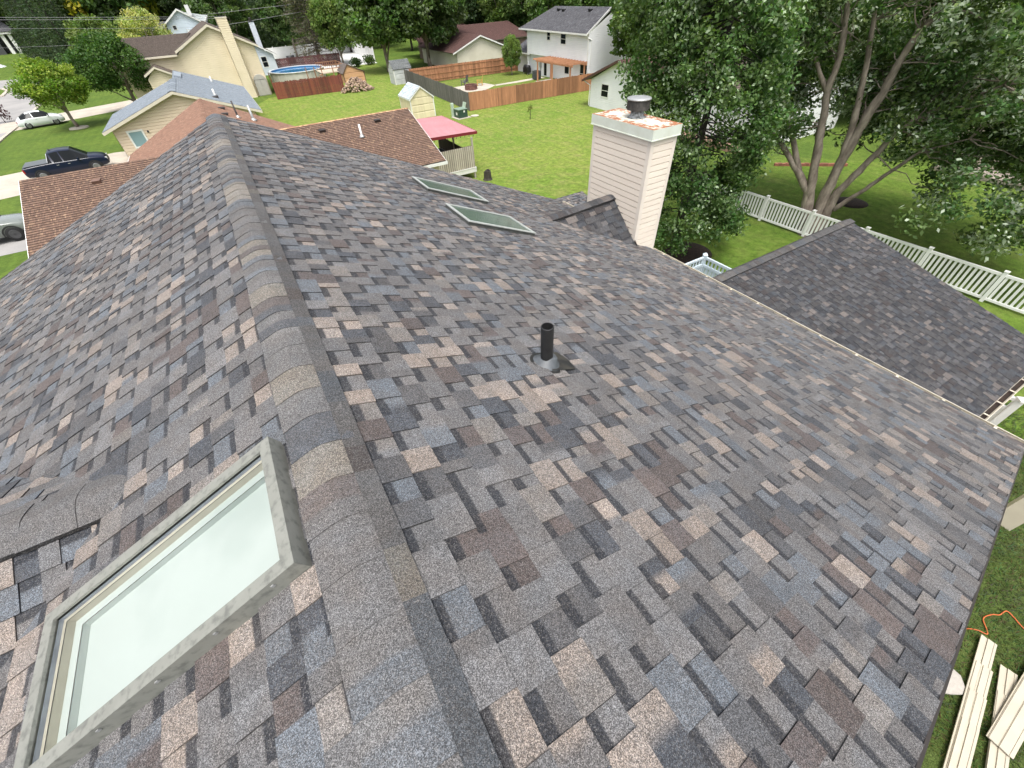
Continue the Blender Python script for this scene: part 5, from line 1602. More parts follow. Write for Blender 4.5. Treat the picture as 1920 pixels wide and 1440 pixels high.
board_fence('cedar_fence', 'cedar privacy fence along the open lawn, its smooth board side facing the viewer', (22.25, 46.1), (39.6, 45.6), 1.62, CEDAR, side=1, seed=3)
board_fence('cedar_fence', 'cedar fence at the back of the yard with posts and rails showing', (23.3, 66.2), (39.7, 64.9), 1.75, CEDAR, side=-1, seed=4, bw=.15)
board_fence('weathered_fence', 'weathered dark grey board fence between the cedar fences, running past the sheds', (23.2, 68.9), (22.2, 46.15), 1.62, GREYWOOD, side=1, seed=5)
board_fence('red_fence', 'red-stained board fence in front of the pool', (6.35, 69.85), (14.9, 69.1), 1.78, REDWOOD, side=1, seed=6, wob=.12)
board_fence('red_fence', 'short red-stained fence side running back beside the cream house', (6.35, 69.9), (7.2, 80), 1.78, REDWOOD, side=-1, seed=7)
board_fence('dark_red_fence', 'dark red fence behind the pool, below the white vinyl fence', (8.4, 98.5), (21.5, 97), 1.7, mat('dark_red_boards', (.10, .035, .032), (.07, .026, .024), 1, .8, attr=True, fine=.15, fscale=5), side=1, seed=8)


def vinyl_fence(name, label, pts, h, group=None):
    t = thing(name, label, 'fence', (*pts[0], 0), 0, group)
    for a, b in zip(pts[:-1], pts[1:]):
        A, B = Vector((*a, 0)), Vector((*b, 0)); d = B - A; L = d.length; d /= L; n_ = Vector((-d.y, d.x, 0))
        k = max(1, round(L / 2.4))
        for i in range(k):
            p = A + d * (L * i / k); l = L / k
            mb = MB(); mb.obox(p - n_ * .02 + Vector((0, 0, .06)), d * l, n_ * .04, (0, 0, h - .06)); mb.obox(p - n_ * .035 + Vector((0, 0, h - .1)), d * l, n_ * .07, (0, 0, .12)); mb.obox(p - n_ * .035 + Vector((0, 0, .06)), d * l, n_ * .07, (0, 0, .14))
            part(mb, 'fence_panel', VINYL, t)
        for i in range(k + 1):
            p = A + d * (L * i / k)
            mb = MB(); mb.obox(p - d * .065 - n_ * .065, d * .13, n_ * .13, (0, 0, h + .12)); mb.obox(p - d * .085 - n_ * .085 + Vector((0, 0, h + .12)), d * .17, n_ * .17, (0, 0, .05)); part(mb, 'post', VINYL, t)
    return t


vinyl_fence('vinyl_fence', 'white vinyl privacy fence around the yard behind the pool', [(10.6, 118), (28.5, 116.5), (27.5, 96)], 1.9)


def picket_fence(label, A, B, h=1.2, sec=2.42):
    A, B = Vector((*A, 0)), Vector((*B, 0)); d = B - A; L = d.length; d /= L; n_ = Vector((-d.y, d.x, 0))
    t = thing('picket_fence', label, 'fence', tuple(A)); k = max(1, round(L / sec)); l = L / k
    for i in range(k):
        p = A + d * (l * i)
        mb = MB()
        for z, hh in ((.10, .09), (h - .12, .10)):
            mb.obox(p - n_ * .03 + Vector((0, 0, z)), d * l, n_ * .06, (0, 0, hh))
        m_ = int(l / .165); st_ = (l - .1) / m_
        for j in range(m_):
            mb.obox(p + d * (.09 + j * st_) - n_ * .012 + Vector((0, 0, .1)), d * .085, n_ * .024, (0, 0, h - .16))
        part(mb, 'picket_panel', VINYL, t)
    for i in range(k + 1):
        p = A + d * (l * i)
        mb = MB(); mb.obox(p - d * .06 - n_ * .06, d * .12, n_ * .12, (0, 0, h + .06)); mb.obox(p - d * .075 - n_ * .075 + Vector((0, 0, h + .06)), d * .15, n_ * .15, (0, 0, .03)); part(mb, 'post', VINYL, t)
    return t


picket_fence('white vinyl picket fence crossing the right-hand lawn past the maple trunk', (22.15, 16.6), (22.75, -4.8))


def lattice_fence(label, A, B, h=1.8, caps=(True, True)):
    """pale vinyl privacy panel with a slotted top"""
    A, B = Vector((*A, 0)), Vector((*B, 0)); d = B - A; L = d.length; d /= L; n_ = Vector((-d.y, d.x, 0))
    mb = MB()
    mb.obox(A - n_ * .035 + Vector((0, 0, h - .1)), d * L, n_ * .07, (0, 0, .09)); mb.obox(A - n_ * .035 + Vector((0, 0, h - .42)), d * L, n_ * .07, (0, 0, .10)); mb.obox(A - n_ * .035 + Vector((0, 0, .08)), d * L, n_ * .07, (0, 0, .12))
    x = .02
    while x < L - .12:
        mb.obox(A + d * x - n_ * .014 + Vector((0, 0, .2)), d * .135, n_ * .028, (0, 0, h - .6)); mb.obox(A + d * (x + .02) - n_ * .012 + Vector((0, 0, h - .33)), d * .07, n_ * .024, (0, 0, .24)); x += .165
    return mb


lf = thing('slotted_fence', 'pale blue-grey vinyl fence corner with a slotted top below the gutter', 'fence', (13.85, 8.84, 0))
part(lattice_fence('', (13.85, 8.84), (10.2, 8.84)), 'fence_panel', BLUEVINYL, lf); part(lattice_fence('', (13.85, 8.84), (13.85, 5.9)), 'fence_panel', BLUEVINYL, lf)
mb = MB(); mb.box(13.785, 13.915, 8.775, 8.905, 0, 1.82); mb.lathe((13.85, 8.84, 1.82), [(.12, 0), (.12, .04), (.001, .12)], 4); part(mb, 'post', BLUEVINYL, lf)
lf2 = thing('slotted_fence', 'white vinyl fence post and slotted panel at the corner of the low wing gutter', 'fence', (14.22, -.5, 0))
part(lattice_fence('', (14.22, -.5), (14.22, .22)), 'fence_panel', VINYL, lf2)
mb = MB(); mb.box(14.15, 14.29, -.57, -.43, 0, 1.8); mb.lathe((14.22, -.5, 1.8), [(.13, 0), (.13, .04), (.001, .11)], 4); part(mb, 'post', VINYL, lf2)
bc_ = thing('corner_column', 'wide upright beige column at the right edge below the near roof corner', 'column', (12.3, -1.95, 0))
mb = MB(); mb.obox((-.19, -.19, 0), (.38, 0, 0), (0, .38, 0), (0, 0, 3.4)); b_ = mb.build('shaft', mat('beige_column_paint', (.68, .62, .50), (.62, .56, .45), 2, .5), bc_); md = b_.modifiers.new('b', 'BEVEL'); md.width = .012
mb = MB(); mb.obox((-.24, -.24, 3.4), (.48, 0, 0), (0, .48, 0), (0, 0, .1)); mb.build('cap', CREAM, bc_)

# ================================================================== SHEDS
def shed(name, label, x0, x1, y0, y1, h, apex, axis, wm, rpal, trim=WHITE, door=None, seed=1, apx=None):
    t = thing(name, label, 'shed', ((x0 + x1) / 2, (y0 + y1) / 2, 0))
    xa = apx if apx is not None else ((x0 + x1) / 2 if axis == 'y' else (y0 + y1) / 2)
    mb = MB(); wall_lines(mb, x0, x1, y0, y1, h, axis, apex, expo=.6, rise_at=xa); part(mb, 'wall', wm, t)
    oh = .1
    for sg in (-1, 1):
        mb = MB()
        if axis == 'y':
            xe = x0 - oh if sg < 0 else x1 + oh
            ze_ = apex - (apex - h) * abs(xe - xa) / abs((x0 if sg < 0 else x1) - xa)
            q = [(xa, y0 - oh, apex + .06), (xa, y1 + oh, apex + .06), (xe, y1 + oh, ze_ + .06), (xe, y0 - oh, ze_ + .06)]
            if sg < 0: q = [q[1], q[0], q[3], q[2]]
        else:
            ye = y0 - oh if sg < 0 else y1 + oh
            ze_ = apex - (apex - h) * abs(ye - xa) / abs((y0 if sg < 0 else y1) - xa)
            q = [(x1 + oh, xa, apex + .06), (x0 - oh, xa, apex + .06), (x0 - oh, ye, ze_ + .06), (x1 + oh, ye, ze_ + .06)]
            if sg > 0: q = [q[1], q[0], q[3], q[2]]
        slope(mb, *q, rpal, seed + sg, .16, (.25, .35), thick=.04); part(mb, 'roof_slope', SHB, t)
    mb = MB()
    for (x, y) in ((x0, y0), (x1, y0), (x0, y1), (x1, y1)):
        mb.box(x - .04, x + .05, y - .04, y + .05, 0, h)
    if axis == 'y':
        for yy in (y0 - oh, y1 + oh):
            for xe in (x0 - oh, x1 + oh):
                ze_ = apex - (apex - h) * abs(xe - xa) / abs((x0 if xe < xa else x1) - xa)
                fascia(mb, [(xa, yy, apex + .05), (xe, yy, ze_ + .05)], .03, .12)
        fascia(mb, [(x0 - oh, y0 - oh, h - .02), (x0 - oh, y1 + oh, h - .02)], .03, .12)
    part(mb, 'trim', trim, t)
    if door:
        mb = MB(); mb.obox(*door); part(mb, 'door', wm, t)
    return t


SHY = mat('cream_shed_boards', (.66, .59, .40), (.58, .51, .34), .9, .7, stretch=(5, 5, .4), fine=.08, fscale=5)
GLASSPAL = [((.42, .48, .50), 10), ((.36, .42, .44), 10), ((.48, .53, .55), 6)]
shed('cream_shed', 'cream wooden shed with a pale roof standing behind the brown roof', 16.1, 18.55, 46.83, 49.9, 1.72, 2.62, 'y', SHY, GLASSPAL, seed=401, door=((16.06, 47.4, .1), (.03, 0, 0), (0, 1.8, 0), (0, 0, 1.6)))
shed('grey_shed', 'small pale grey shed with a dark roof under the big trees', 21.7, 24.2, 67.9, 69.9, 1.7, 2.55, 'x', mat('pale_grey_shed', (.50, .52, .52), None, 2, .6), [((.10, .11, .11), 1), ((.14, .15, .15), 1)], seed=405)
shed('orange_shed', 'orange-tan wooden shed with a grey roof right of the pool', 16.5, 19.5, 75.0, 78.4, 1.15, 2.1, 'y', mat('orange_tan_boards', (.52, .30, .16), (.46, .26, .14), 2, .8), [((.15, .125, .11), 1), ((.12, .10, .09), 1)], CEDAR if False else mat('dark_shed_trim', (.10, .06, .04), None, 4, .8), seed=409, apx=17.3)
lk = thing('storage_locker', 'upright grey-beige plastic storage locker beside the cream house chimney', 'storage locker', (5.5, 75.0, 0))
LK = mat('grey_beige_plastic', (.42, .41, .37), (.38, .37, .33), 3, .6)
mb = MB(); mb.obox((-.75, -.4, 0), (1.5, 0, 0), (0, .8, 0), (0, 0, 1.75)); mb.lathe((0, -.4, 1.5), [(.78, 0), (.78, .8)], 24, axis=(0, 1, 0)); mb.build('body', LK, lk)
for sx in (-.71, .02):
    mb = MB(); mb.obox((sx, -.43, .08), (.69, 0, 0), (0, .03, 0), (0, 0, 1.62)); mb.build('door', LK, lk)

# ================================================================== POOL
pl = thing('swimming_pool', 'round above-ground pool with blue water behind the red fence', 'pool', (12.0, 85.8, 0))
mb = MB(); mb.lathe((0, 0, 0), [(4.0, 0), (4.0, 1.22)], 40, cap=False)
for k in range(20):
    a = 2 * PI * k / 20; mb.obox(Vector((math.cos(a), math.sin(a), 0)) * 4.0 - Vector((-math.sin(a), math.cos(a), 0)) * .07, Vector((math.cos(a), math.sin(a), 0)) * .06, Vector((-math.sin(a), math.cos(a), 0)) * .14, (0, 0, 1.24))
mb.build('pool_wall', mat('cream_pool_wall', (.55, .54, .47), (.48, .47, .41), 1.5, .6), pl)
mb = MB(); mb.lathe((0, 0, 0), [(3.86, 1.2), (3.86, 1.28), (4.12, 1.28), (4.12, 1.2)], 40, cap=False); mb.build('rim', WHITE, pl)
mb = MB(); mb.lathe((0, 0, 0), [(3.88, .3), (3.88, 1.2)], 40, cap=False); mb.build('liner', mat('blue_liner', (.05, .18, .36), None, 4, .5), pl)
WAT, nt, bs = new_mat('pool_water'); bs.inputs['Base Color'].default_value = (.03, .17, .36, 1); bs.inputs['Roughness'].default_value = .06
bump(nt, bs, noise(nt, objvec(nt), 3, 3), .15, .03)
mb = MB(); mb.lathe((0, 0, 0), [(3.87, 1.08), (.001, 1.081)], 40, cap=False); mb.build('water', WAT, pl)
pd_ = thing('pool_deck', 'raised wooden deck with railings and steps at the right side of the pool', 'deck', (15.7, 79.6, 0))
mb = MB(); mb.obox((-1.6, -2.2, 1.15), (3.2, 0, 0), (0, 4.2, 0), (0, 0, .08)); mb.build('platform', mat('pale_deck_boards', (.50, .42, .33), (.42, .35, .27), 3, .8), pd_)
DW = mat('brown_deck_wood', (.30, .16, .09), (.24, .125, .07), 3, .8)
for (x, y) in ((-1.6, -2.2), (0, -2.2), (1.6, -2.2), (1.6, 0), (1.6, 2.0), (-2.6, -2.4), (-3.6, -1.6)):
    mb = MB(); mb.obox((x - .06, y - .06, 0), (.12, 0, 0), (0, .12, 0), (0, 0, 2.1)); mb.build('post', DW, pd_)
for z in (1.65, 2.05):
    mb = MB(); mb.obox((-1.6, -2.25, z), (3.2, 0, 0), (0, .06, 0), (0, 0, .09)); mb.build('rail', DW, pd_)
    mb = MB(); mb.obox((1.57, -2.2, z), (.06, 0, 0), (0, 4.2, 0), (0, 0, .09)); mb.build('rail', DW, pd_)
for k in range(5):
    mb = MB(); mb.obox((-1.9 - k * .28, -2.2, 1.0 - k * .22), (.3, 0, 0), (0, 1.0, 0), (0, 0, .05)); mb.build('step', DW, pd_)
mb = MB()
for k in range(10):
    x = -1.4 + k * .31; mb.obox((x, 1.9, 1.2), (.05, 0, 0), (0, .05, 0), (0, 0, .9))
mb.obox((-1.5, 1.9, 2.05), (3.2, 0, 0), (0, .08, 0), (0, 0, .08)); mb.build('back_railing', DW, pd_)
gv = thing('covered_grill', 'black covered grill in front of the white vinyl fence', 'grill', (14.5, 107, 0))
mb = MB(); mb.obox((-.8, -.4, .1), (1.6, 0, 0), (0, .8, 0), (0, 0, .8)); mb.tube([(-.7, 0, .9), (.7, 0, .9)], .36, 12); mb.build('cover', BLACK, gv, True)
for sx in (-.6, .6):
    mb = MB(); mb.obox((sx - .05, -.3, 0), (.1, 0, 0), (0, .6, 0), (0, 0, .12)); mb.build('leg', BLACK, gv)

# wood pile -------------------------------------------------------------------
wp = thing('wood_pile', 'heap of split firewood at the right end of the red fence', 'wood pile', (16.2, 67.8, 0))
rw = random.Random(55)
LOG = mat('split_log', (.42, .33, .25), (.30, .22, .16), 4, .9, attr=True, fine=.25, fscale=9)
logs = []
for i in range(330):
    a = rw.uniform(0, 2 * PI); r = rw.random() ** .6
    hz = 1.45 * (1 - r ** 1.5) * rw.uniform(.6, 1.0) + .06
    p = Vector((math.cos(a) * r * 2.15, math.sin(a) * r * 1.35, hz))
    d = Vector((rw.gauss(0, .5), rw.gauss(0, 1), rw.gauss(0, .25))).normalized() * rw.uniform(.18, .26)
    g = rw.uniform(.45, 1.3)
    logs.append((p, d, rw.uniform(.06, .11), (g, g * rw.uniform(.9, 1.0), g * rw.uniform(.85, 1.0))))
logs.sort(key=lambda q: -(q[0].z * 1.2 - q[0].y))     # those that show most from the roof come first
rest = MB()
for i, (p, d, r, c) in enumerate(logs):
    if i < 100:
        mb = MB(); mb.tube([p - d, p + d], r, 7, c); mb.build('log', LOG, wp)
    else:
        rest.tube([p - d, p + d], r, 6, c)
rest.build('log_heap', LOG, wp)['kind'] = 'stuff'

# ================================================================== GARDEN OBJECTS
uc = thing('utility_box', 'dark green utility transformer box on a concrete pad by the fence corner', 'utility box', (20.25, 44.2, 0), math.radians(4))
GRN = mat('dark_green_metal', (.028, .062, .045), (.022, .05, .036), 4, .45)
mb = MB(); mb.obox((-.75, -.75, 0), (1.5, 0, 0), (0, 1.5, 0), (0, 0, .06)); mb.build('concrete_pad', CONC, uc)
mb = MB(); mb.obox((-.5, -.5, .06), (1, 0, 0), (0, 1, 0), (0, 0, .72)); b_ = mb.build('cabinet', GRN, uc); md = b_.modifiers.new('b', 'BEVEL'); md.width = .03
mb = MB(); mb.obox((-.52, -.53, .74), (1.04, 0, 0), (0, 1.05, 0), (0, 0, .05)); mb.build('lid', mat('light_green_lid', (.20, .28, .22), None, 4, .5), uc)
mb = MB(); mb.obox((.05, -.512, .5), (.16, 0, 0), (0, .01, 0), (0, 0, .16)); mb.build('warning_sticker', WHITE, uc)
mb = MB(); mb.obox((-.512, -.2, .3), (.01, 0, 0), (0, .25, 0), (0, 0, .22)); mb.build('side_sticker', WHITE, uc)
for (x, y, ang, lab) in ((19.72, 44.95, 0, 'upright pale green cable pedestal behind the utility box'), (20.75, 44.95, .35, 'tilted pale green cable pedestal behind the utility box')):
    cpd = thing('cable_pedestal', lab, 'cable pedestal', (x, y, 0)); cpd.rotation_euler = (0, ang, 0)
    mb = MB(); mb.obox((-.12, -.12, 0), (.24, 0, 0), (0, .24, 0), (0, 0, 1.12)); b_ = mb.build('body', mat('pale_green_plastic', (.42, .52, .42), None, 4, .5), cpd); md = b_.modifiers.new('b', 'BEVEL'); md.width = .03
    mb = MB(); mb.obox((-.135, -.135, 1.08), (.27, 0, 0), (0, .27, 0), (0, 0, .1)); mb.build('cap', mat('pale_green_cap', (.50, .60, .50), None, 4, .5), cpd)
mb = MB(); mb.lathe((21.6, 43.8, 0), [(.42, .02), (.42, .06), (.36, .075), (.001, .08)], 20); tag(mb.build('ground_lid', CONC, None, True), 'flat round concrete lid in the lawn right of the utility box', 'ground lid')
sp_ = thing('sapling', 'tiny staked sapling alone in the open back lawn', 'sapling', (25.05, 38.74, 0))
mb = MB(); mb.tube([(0, 0, 0), (.03, 0, .5), (0, .02, 1.0)], [.035, .03, .015], 6); mb.tube([(0, 0, .5), (.2, .1, .95)], [.015, .006], 5); mb.tube([(0, 0, .4), (-.2, .05, .8)], [.015, .006], 5); mb.build('trunk', DARKBARK, sp_)
Pn, cid = clusters([(.05, 0, .9), (.2, .1, .95), (-.2, .05, .8), (0, 0, 1.05)], .2, 22, 1.0); leaf_obj('crown', Pn, np.full(len(Pn), .14), leafcols(len(Pn), cid, (.13, .14, .04)), sp_)
stp = thing('tree_stump', 'dark hollow tree stump at the near edge of the back lawn', 'tree stump', (13.75, 26.6, 0))
mb = MB(); mb.lathe((0, 0, 0), [(.36, -.02), (.27, .12), (.24, .55), (.16, .56), (.15, .30), (.001, .29)], 9, cap=False)
for v in range(len(mb.v)):
    x, y, z = mb.v[v]
    if z > .4: mb.v[v] = (x, y, z + .06 * math.sin(2 * math.atan2(y, x)))
mb.build('stump', DARKBARK, stp)
ft = thing('fire_pit', 'round brick fire pit on the concrete patio inside the fenced yard', 'fire pit', (27.9, 57.0, 0))
mb = MB(); BRK = mat('fire_pit_brick', (.20, .095, .075), (.14, .07, .06), 7, .9, attr=True)
for lay in range(4):
    for k in range(14):
        a = 2 * PI * (k + lay * .5) / 14; u_ = Vector((math.cos(a), math.sin(a), 0)); s_2 = Vector((-u_.y, u_.x, 0)); g = random.uniform(.7, 1.2)
        mb.obox(u_ * .62 - s_2 * .16 + Vector((0, 0, .013 + lay * .13)), s_2 * .30, u_ * .16, (0, 0, .12), (g, g, g))
mb.build('brick_ring', BRK, ft)
mb = MB(); mb.lathe((0, 0, 0), [(.6, .1), (.001, .12)], 14, cap=False); mb.build('ash', MULCH, ft)


def adirondack(x, y, rz, label, m):
    t = thing('garden_chair', label, 'chair', (x, y, 0), rz)
    mb = MB()
    for k in range(6): mb.obox((-.27 + k * .092, .18, .30), (.08, 0, 0), (0, .02, 0), (0, .28, .78 + .06 * (1 - abs(k - 2.5) / 2.5)))
    mb.build('backrest', m, t)
    mb = MB()
    for k in range(5): mb.obox((-.28, -.36 + k * .115, .36 - k * .014), (.56, 0, 0), (0, .1, 0), (0, 0, .02))
    mb.build('seat', m, t)
    for sx in (-.38, .28):
        mb = MB(); mb.obox((sx, -.42, .56), (.11, 0, 0), (0, .8, 0), (0, 0, .025)); mb.build('armrest', m, t)
        mb = MB(); mb.obox((sx + .03, -.38, 0), (.05, 0, 0), (0, .09, 0), (0, 0, .56)); mb.build('leg', m, t)
        mb = MB(); mb.obox((sx + .03, .25, 0), (.05, 0, 0), (0, .09, 0), (0, 0, .56)); mb.build('leg', m, t)
    return t


adirondack(30.0, 58.6, -2.0, 'yellow wooden slatted chair beside the fire pit', mat('yellow_wood', (.48, .28, .08), None, 5, .7))
adirondack(28.6, 60.2, -2.6, 'dark grey upright chair behind the fire pit', mat('dark_grey_fabric', (.12, .12, .13), None, 5, .8))
# dark coil on the red cover edge
mb = MB(); mb.lathe((10.6, 33.2, 2.82), [(.45, 0), (.4, .1), (.25, .16), (.001, .15)], 14); tag(mb.build('dark_bundle', mat('dark_mesh', (.05, .05, .045), (.12, .12, .11), 30, .9), None, True), 'dark round bundle lying at the back edge of the red metal cover', 'bundle')
mb = MB(); mb.lathe((-14.8, 70.2, 0), [(.95, .0), (.9, .10), (.5, .13), (.001, .14)], 18); tag(mb.build('stone_ring', CONC, None, True), 'pale stone ring around the street tree trunk', 'stone ring')
for k, (x, y, lab) in enumerate(((25.0, 92, 'rounded green shrub in the gap under the big trees'), (22.6, 91, 'darker shrub left of the rounded one under the big trees'))):
    t = thing('shrub', lab, 'shrub', (x, y, 0)); mb = MB(); mb.tube([(0, 0, 0), (0, 0, .7)], [.06, .03], 5); mb.build('stem', DARKBARK, t)
    Pn, cid = clusters([(random.uniform(-.8, .8), random.uniform(-.8, .8), random.uniform(.4, 1.1)) for _ in range(16)], .5, 60, .8); leaf_obj('foliage', Pn, np.full(len(Pn), .24), leafcols(len(Pn), cid, (.06 if k == 0 else .035, .10 if k == 0 else .06, .02)), t)

# ================================================================== SIDING OFFCUTS AND CORD BY THE NEAR EAVE
BEIGE = mat('beige_vinyl_plank', (.44, .40, .315), (.40, .36, .285), 3, .5)


def plank_stack(label, p0, p1, width, n, step, z0, seed, group='loose siding panels on the grass'):
    """overlapping double-lap vinyl panels; p0 -> p1 along the length"""
    t = thing('panel_stack', label, 'siding panels', (p0[0], p0[1], 0), 0, group)
    p0, p1 = Vector((*p0, 0)), Vector((*p1, 0)); d = (p1 - p0); L = d.length; d /= L; s = Vector((-d.y, d.x, 0))
    rb = random.Random(seed)
    for k in range(n):
        a = k * step; b = L
        z = z0 + (n - k) * .012 if False else z0 + k * .010
        off = rb.uniform(-.012, .012) + k * .012
        mb = MB(); w2 = width * .42
        P = lambda x, y, h: p0 + d * x + s * (y + off) + Vector((0, 0, z + h))
        prof = [(0, .0), (0, .022), (w2 - .004, .006), (w2 - .004, .0), (w2, .0), (w2, .024), (2 * w2 - .004, .006), (2 * w2 - .004, .0), (2 * w2, .0), (2 * w2, .012), (width, .010)]
        for (y0, h0_), (y1, h1_) in zip(prof[:-1], prof[1:]):
            mb.poly([P(a, y0, h0_), P(b, y0, h0_), P(b, y1, h1_), P(a, y1, h1_)])
        mb.poly([P(a, 0, 0), P(a, 0, .018), P(a, w2, .006), P(a, w2, .024), P(a, 2 * w2, .006), P(a, width, .010), P(a, width, 0)])
        x = a + .05
        while x < b - .05:
            mb.obox(P(x, 2 * w2 + .012, .0088), d * .022, s * .006, (0, 0, .001), None, 1); x += .045
        part(mb, 'panel', [BEIGE, MULCH], t)
    return t


def psv(a, b):
    return (gp(*a).x, gp(*a).y), (gp(*b).x, gp(*b).y)


A_, B_ = (8.98, -2.74), (3.9, -3.72)
plank_stack('longest stack of beige siding panels on the grass nearest the roof edge', A_, B_, .245, 4, .62, .07, 1)
plank_stack('beige siding panels lying between the longest stack and the crosswise one', (8.70, -3.13), (3.9, -4.35), .25, 3, .55, .05, 2)
plank_stack('beige siding panel stack lying crosswise on top of the others', (10.7, -3.36), (7.20, -3.45), .33, 3, .0, .10, 3)
plank_stack('beige siding panels in the very bottom right corner', (8.35, -3.95), (5.2, -4.4), .25, 2, .4, .04, 4)
cv = MB()
pts = [Vector((q[0], q[1], .03)) for q in ((7.0, -2.25), (8.4, -2.42), (8.8, -2.5), (9.04, -2.66), (9.12, -2.80), (9.22, -2.76), (9.40, -2.64), (9.63, -2.70), (9.75, -2.78), (9.95, -2.82), (9.93, -2.95), (9.85, -3.12), (9.72, -3.6))]
sm = []
for i in range(len(pts) - 1):
    p0 = pts[max(i - 1, 0)]; p1 = pts[i]; p2 = pts[i + 1]; p3 = pts[min(i + 2, len(pts) - 1)]
    for q in range(6):
        t_ = q / 6
        sm.append(.5 * ((2 * p1) + (p2 - p0) * t_ + (2 * p0 - 5 * p1 + 4 * p2 - p3) * t_ ** 2 + (3 * p1 - p0 - 3 * p2 + p3) * t_ ** 3))
cv.tube(sm, .011, 6)
tag(cv.build('extension_cord', mat('orange_cord', (.55, .13, .035), None, 5, .5), None, True), 'orange extension cord looping across the dark grass', 'cord')
st1 = MB(); r_ = random.Random(3)
ring = [(math.cos(2 * PI * k / 11) * r_.uniform(.24, .34), math.sin(2 * PI * k / 11) * r_.uniform(.2, .27)) for k in range(11)]
st1.rings([[Vector((7.62 + x, -2.74 + y, .005)) for x, y in ring], [Vector((7.62 + x, -2.74 + y, .06)) for x, y in ring], [Vector((7.62 + x * .93, -2.74 + y * .93, .075)) for x, y in ring]])
tag(st1.build('stepping_stone', mat('grey_stone', (.40, .37, .33), (.32, .30, .27), 4, .9, fine=.15, fscale=20)), 'flat grey stone on the grass right at the roof edge', 'stone')
st2 = MB(); st2.obox((6.3, -2.98, .01), (.42, .16, .02), (-.05, .12, 0), (0, 0, .03))
tag(st2.build('siding_scrap', BEIGE), 'small white scrap strip on the grass under the roof edge', 'scrap')

# ================================================================== VEHICLES
def car(name, label, cat, loc, rz, st, paint, wheels, wr, glassx, shield, rear, half_t, lamps, hub=ALLOY, cladding=False, doors=(), grille=None):
    """st: stations (x, zb, belt, top, w, wtop). Faces between belt and top inside glassx are glass."""
    t = thing(name, label, cat, loc, rz)
    body, gls = MB(), MB()
    R = []
    for (x, zb, zbelt, zt_, w_, wt_) in st:
        hl = [(w_ * .86, zb), (w_ * .97, zb + .12), (w_, zb + (zbelt - zb) * .55), (w_ * .985, zbelt - .03), (w_ * .955, zbelt), (wt_, max(zt_ - .05, zbelt + .001)), (wt_ * .82, zt_), (wt_ * .45, zt_ + .012), (0, zt_ + .016)]
        R.append([Vector((x, y, z)) for y, z in hl])
    for i in range(len(R) - 1):
        xm = (st[i][0] + st[i + 1][0]) / 2
        for k in range(8):
            g = (k == 4 and any(a < xm < b for a, b in glassx)) or (k >= 4 and any(a < xm < b for a, b in shield + rear))
            q = [R[i][k], R[i + 1][k], R[i + 1][k + 1], R[i][k + 1]]
            (gls if g else body).poly(q)
            (gls if g else body).poly([Vector((p.x, -p.y, p.z)) for p in q][::-1])
    for i in (0, -1):
        q = R[i] + [Vector((p.x, -p.y, p.z)) for p in reversed(R[i])]
        body.poly(q if i else q[::-1])
    def weld(o, smooth=True):
        import bmesh
        bm = bmesh.new(); bm.from_mesh(o.data); bmesh.ops.remove_doubles(bm, verts=bm.verts, dist=.002); bmesh.ops.recalc_face_normals(bm, faces=bm.faces)
        bm.to_mesh(o.data); bm.free()
        o.data.polygons.foreach_set('use_smooth', [True] * len(o.data.polygons))
        try: o.data.set_sharp_from_angle(angle=math.radians(38))
        except Exception: pass
    weld(body.build('body', paint, t)); weld(gls.build('window_glass', DKGLASS, t))
    for (x, s) in [(x, s) for x in wheels for s in (-1, 1)]:
        y = s * half_t
        wh = MB(); prof = [(wr * .62, -.11), (wr * .93, -.115), (wr, -.07), (wr, .07), (wr * .93, .115), (wr * .62, .11)]
        wh.lathe((x, y, wr), prof, 26, axis=(0, 1, 0)); tyre = wh.build('wheel', RUBBER, t, True)
        rm_ = MB(); yo = s * .118
        rm_.lathe((x, y + yo, wr), [(wr * .62, 0), (wr * .56, s * .01), (wr * .54, -s * .04)], 24, axis=(0, 1, 0))
        for k in range(5):
            a = 2 * PI * k / 5 + .3; u_ = Vector((math.cos(a), 0, math.sin(a))); v_ = Vector((-u_.z, 0, u_.x))
            rm_.obox(Vector((x, y + yo - s * .012, wr)) - v_ * .035, u_ * wr * .58, v_ * .07, (0, s * .014, 0))
        rm_.build('rim', hub, tyre)
        ar = MB(); n_ = 18
        for k in range(n_):
            a0, a1 = PI * k / n_ - .12, PI * (k + 1) / n_ - .12 + (.24 if k == n_ - 1 else 0)
            wsd = s * (half_t + .115)
            ar.poly([(x + math.cos(a) * r, wsd + s * .012, wr + math.sin(a) * r) for r, a in ((wr * 1.04, a0), (wr * 1.22, a0), (wr * 1.22, a1), (wr * 1.04, a1))])
        ar.build('wheel_arch', BLACK if cladding else paint, t)
    for (x, y, z, sx, sy, sz, nm, mm) in lamps:
        for s in (-1, 1):
            lm = MB(); lm.obox((x - sx / 2, s * y - sy / 2, z - sz / 2), (sx, 0, 0), (0, sy, 0), (0, 0, sz)); o = lm.build(nm, mm, t); md = o.modifiers.new('b', 'BEVEL'); md.width = .02; md.segments = 2
    for (x0, x1, z0, z1, yy) in doors:
        for s in (-1, 1):
            dm = MB(); dm.obox((x0, s * yy, z1 - .12), (.16, 0, 0), (0, s * .03, 0), (0, 0, .03)); dm.build('door_handle', GALV, t)
    if grille:
        gm = MB(); gm.obox(*grille); gm.build('grille', BLACK, t)
    return t


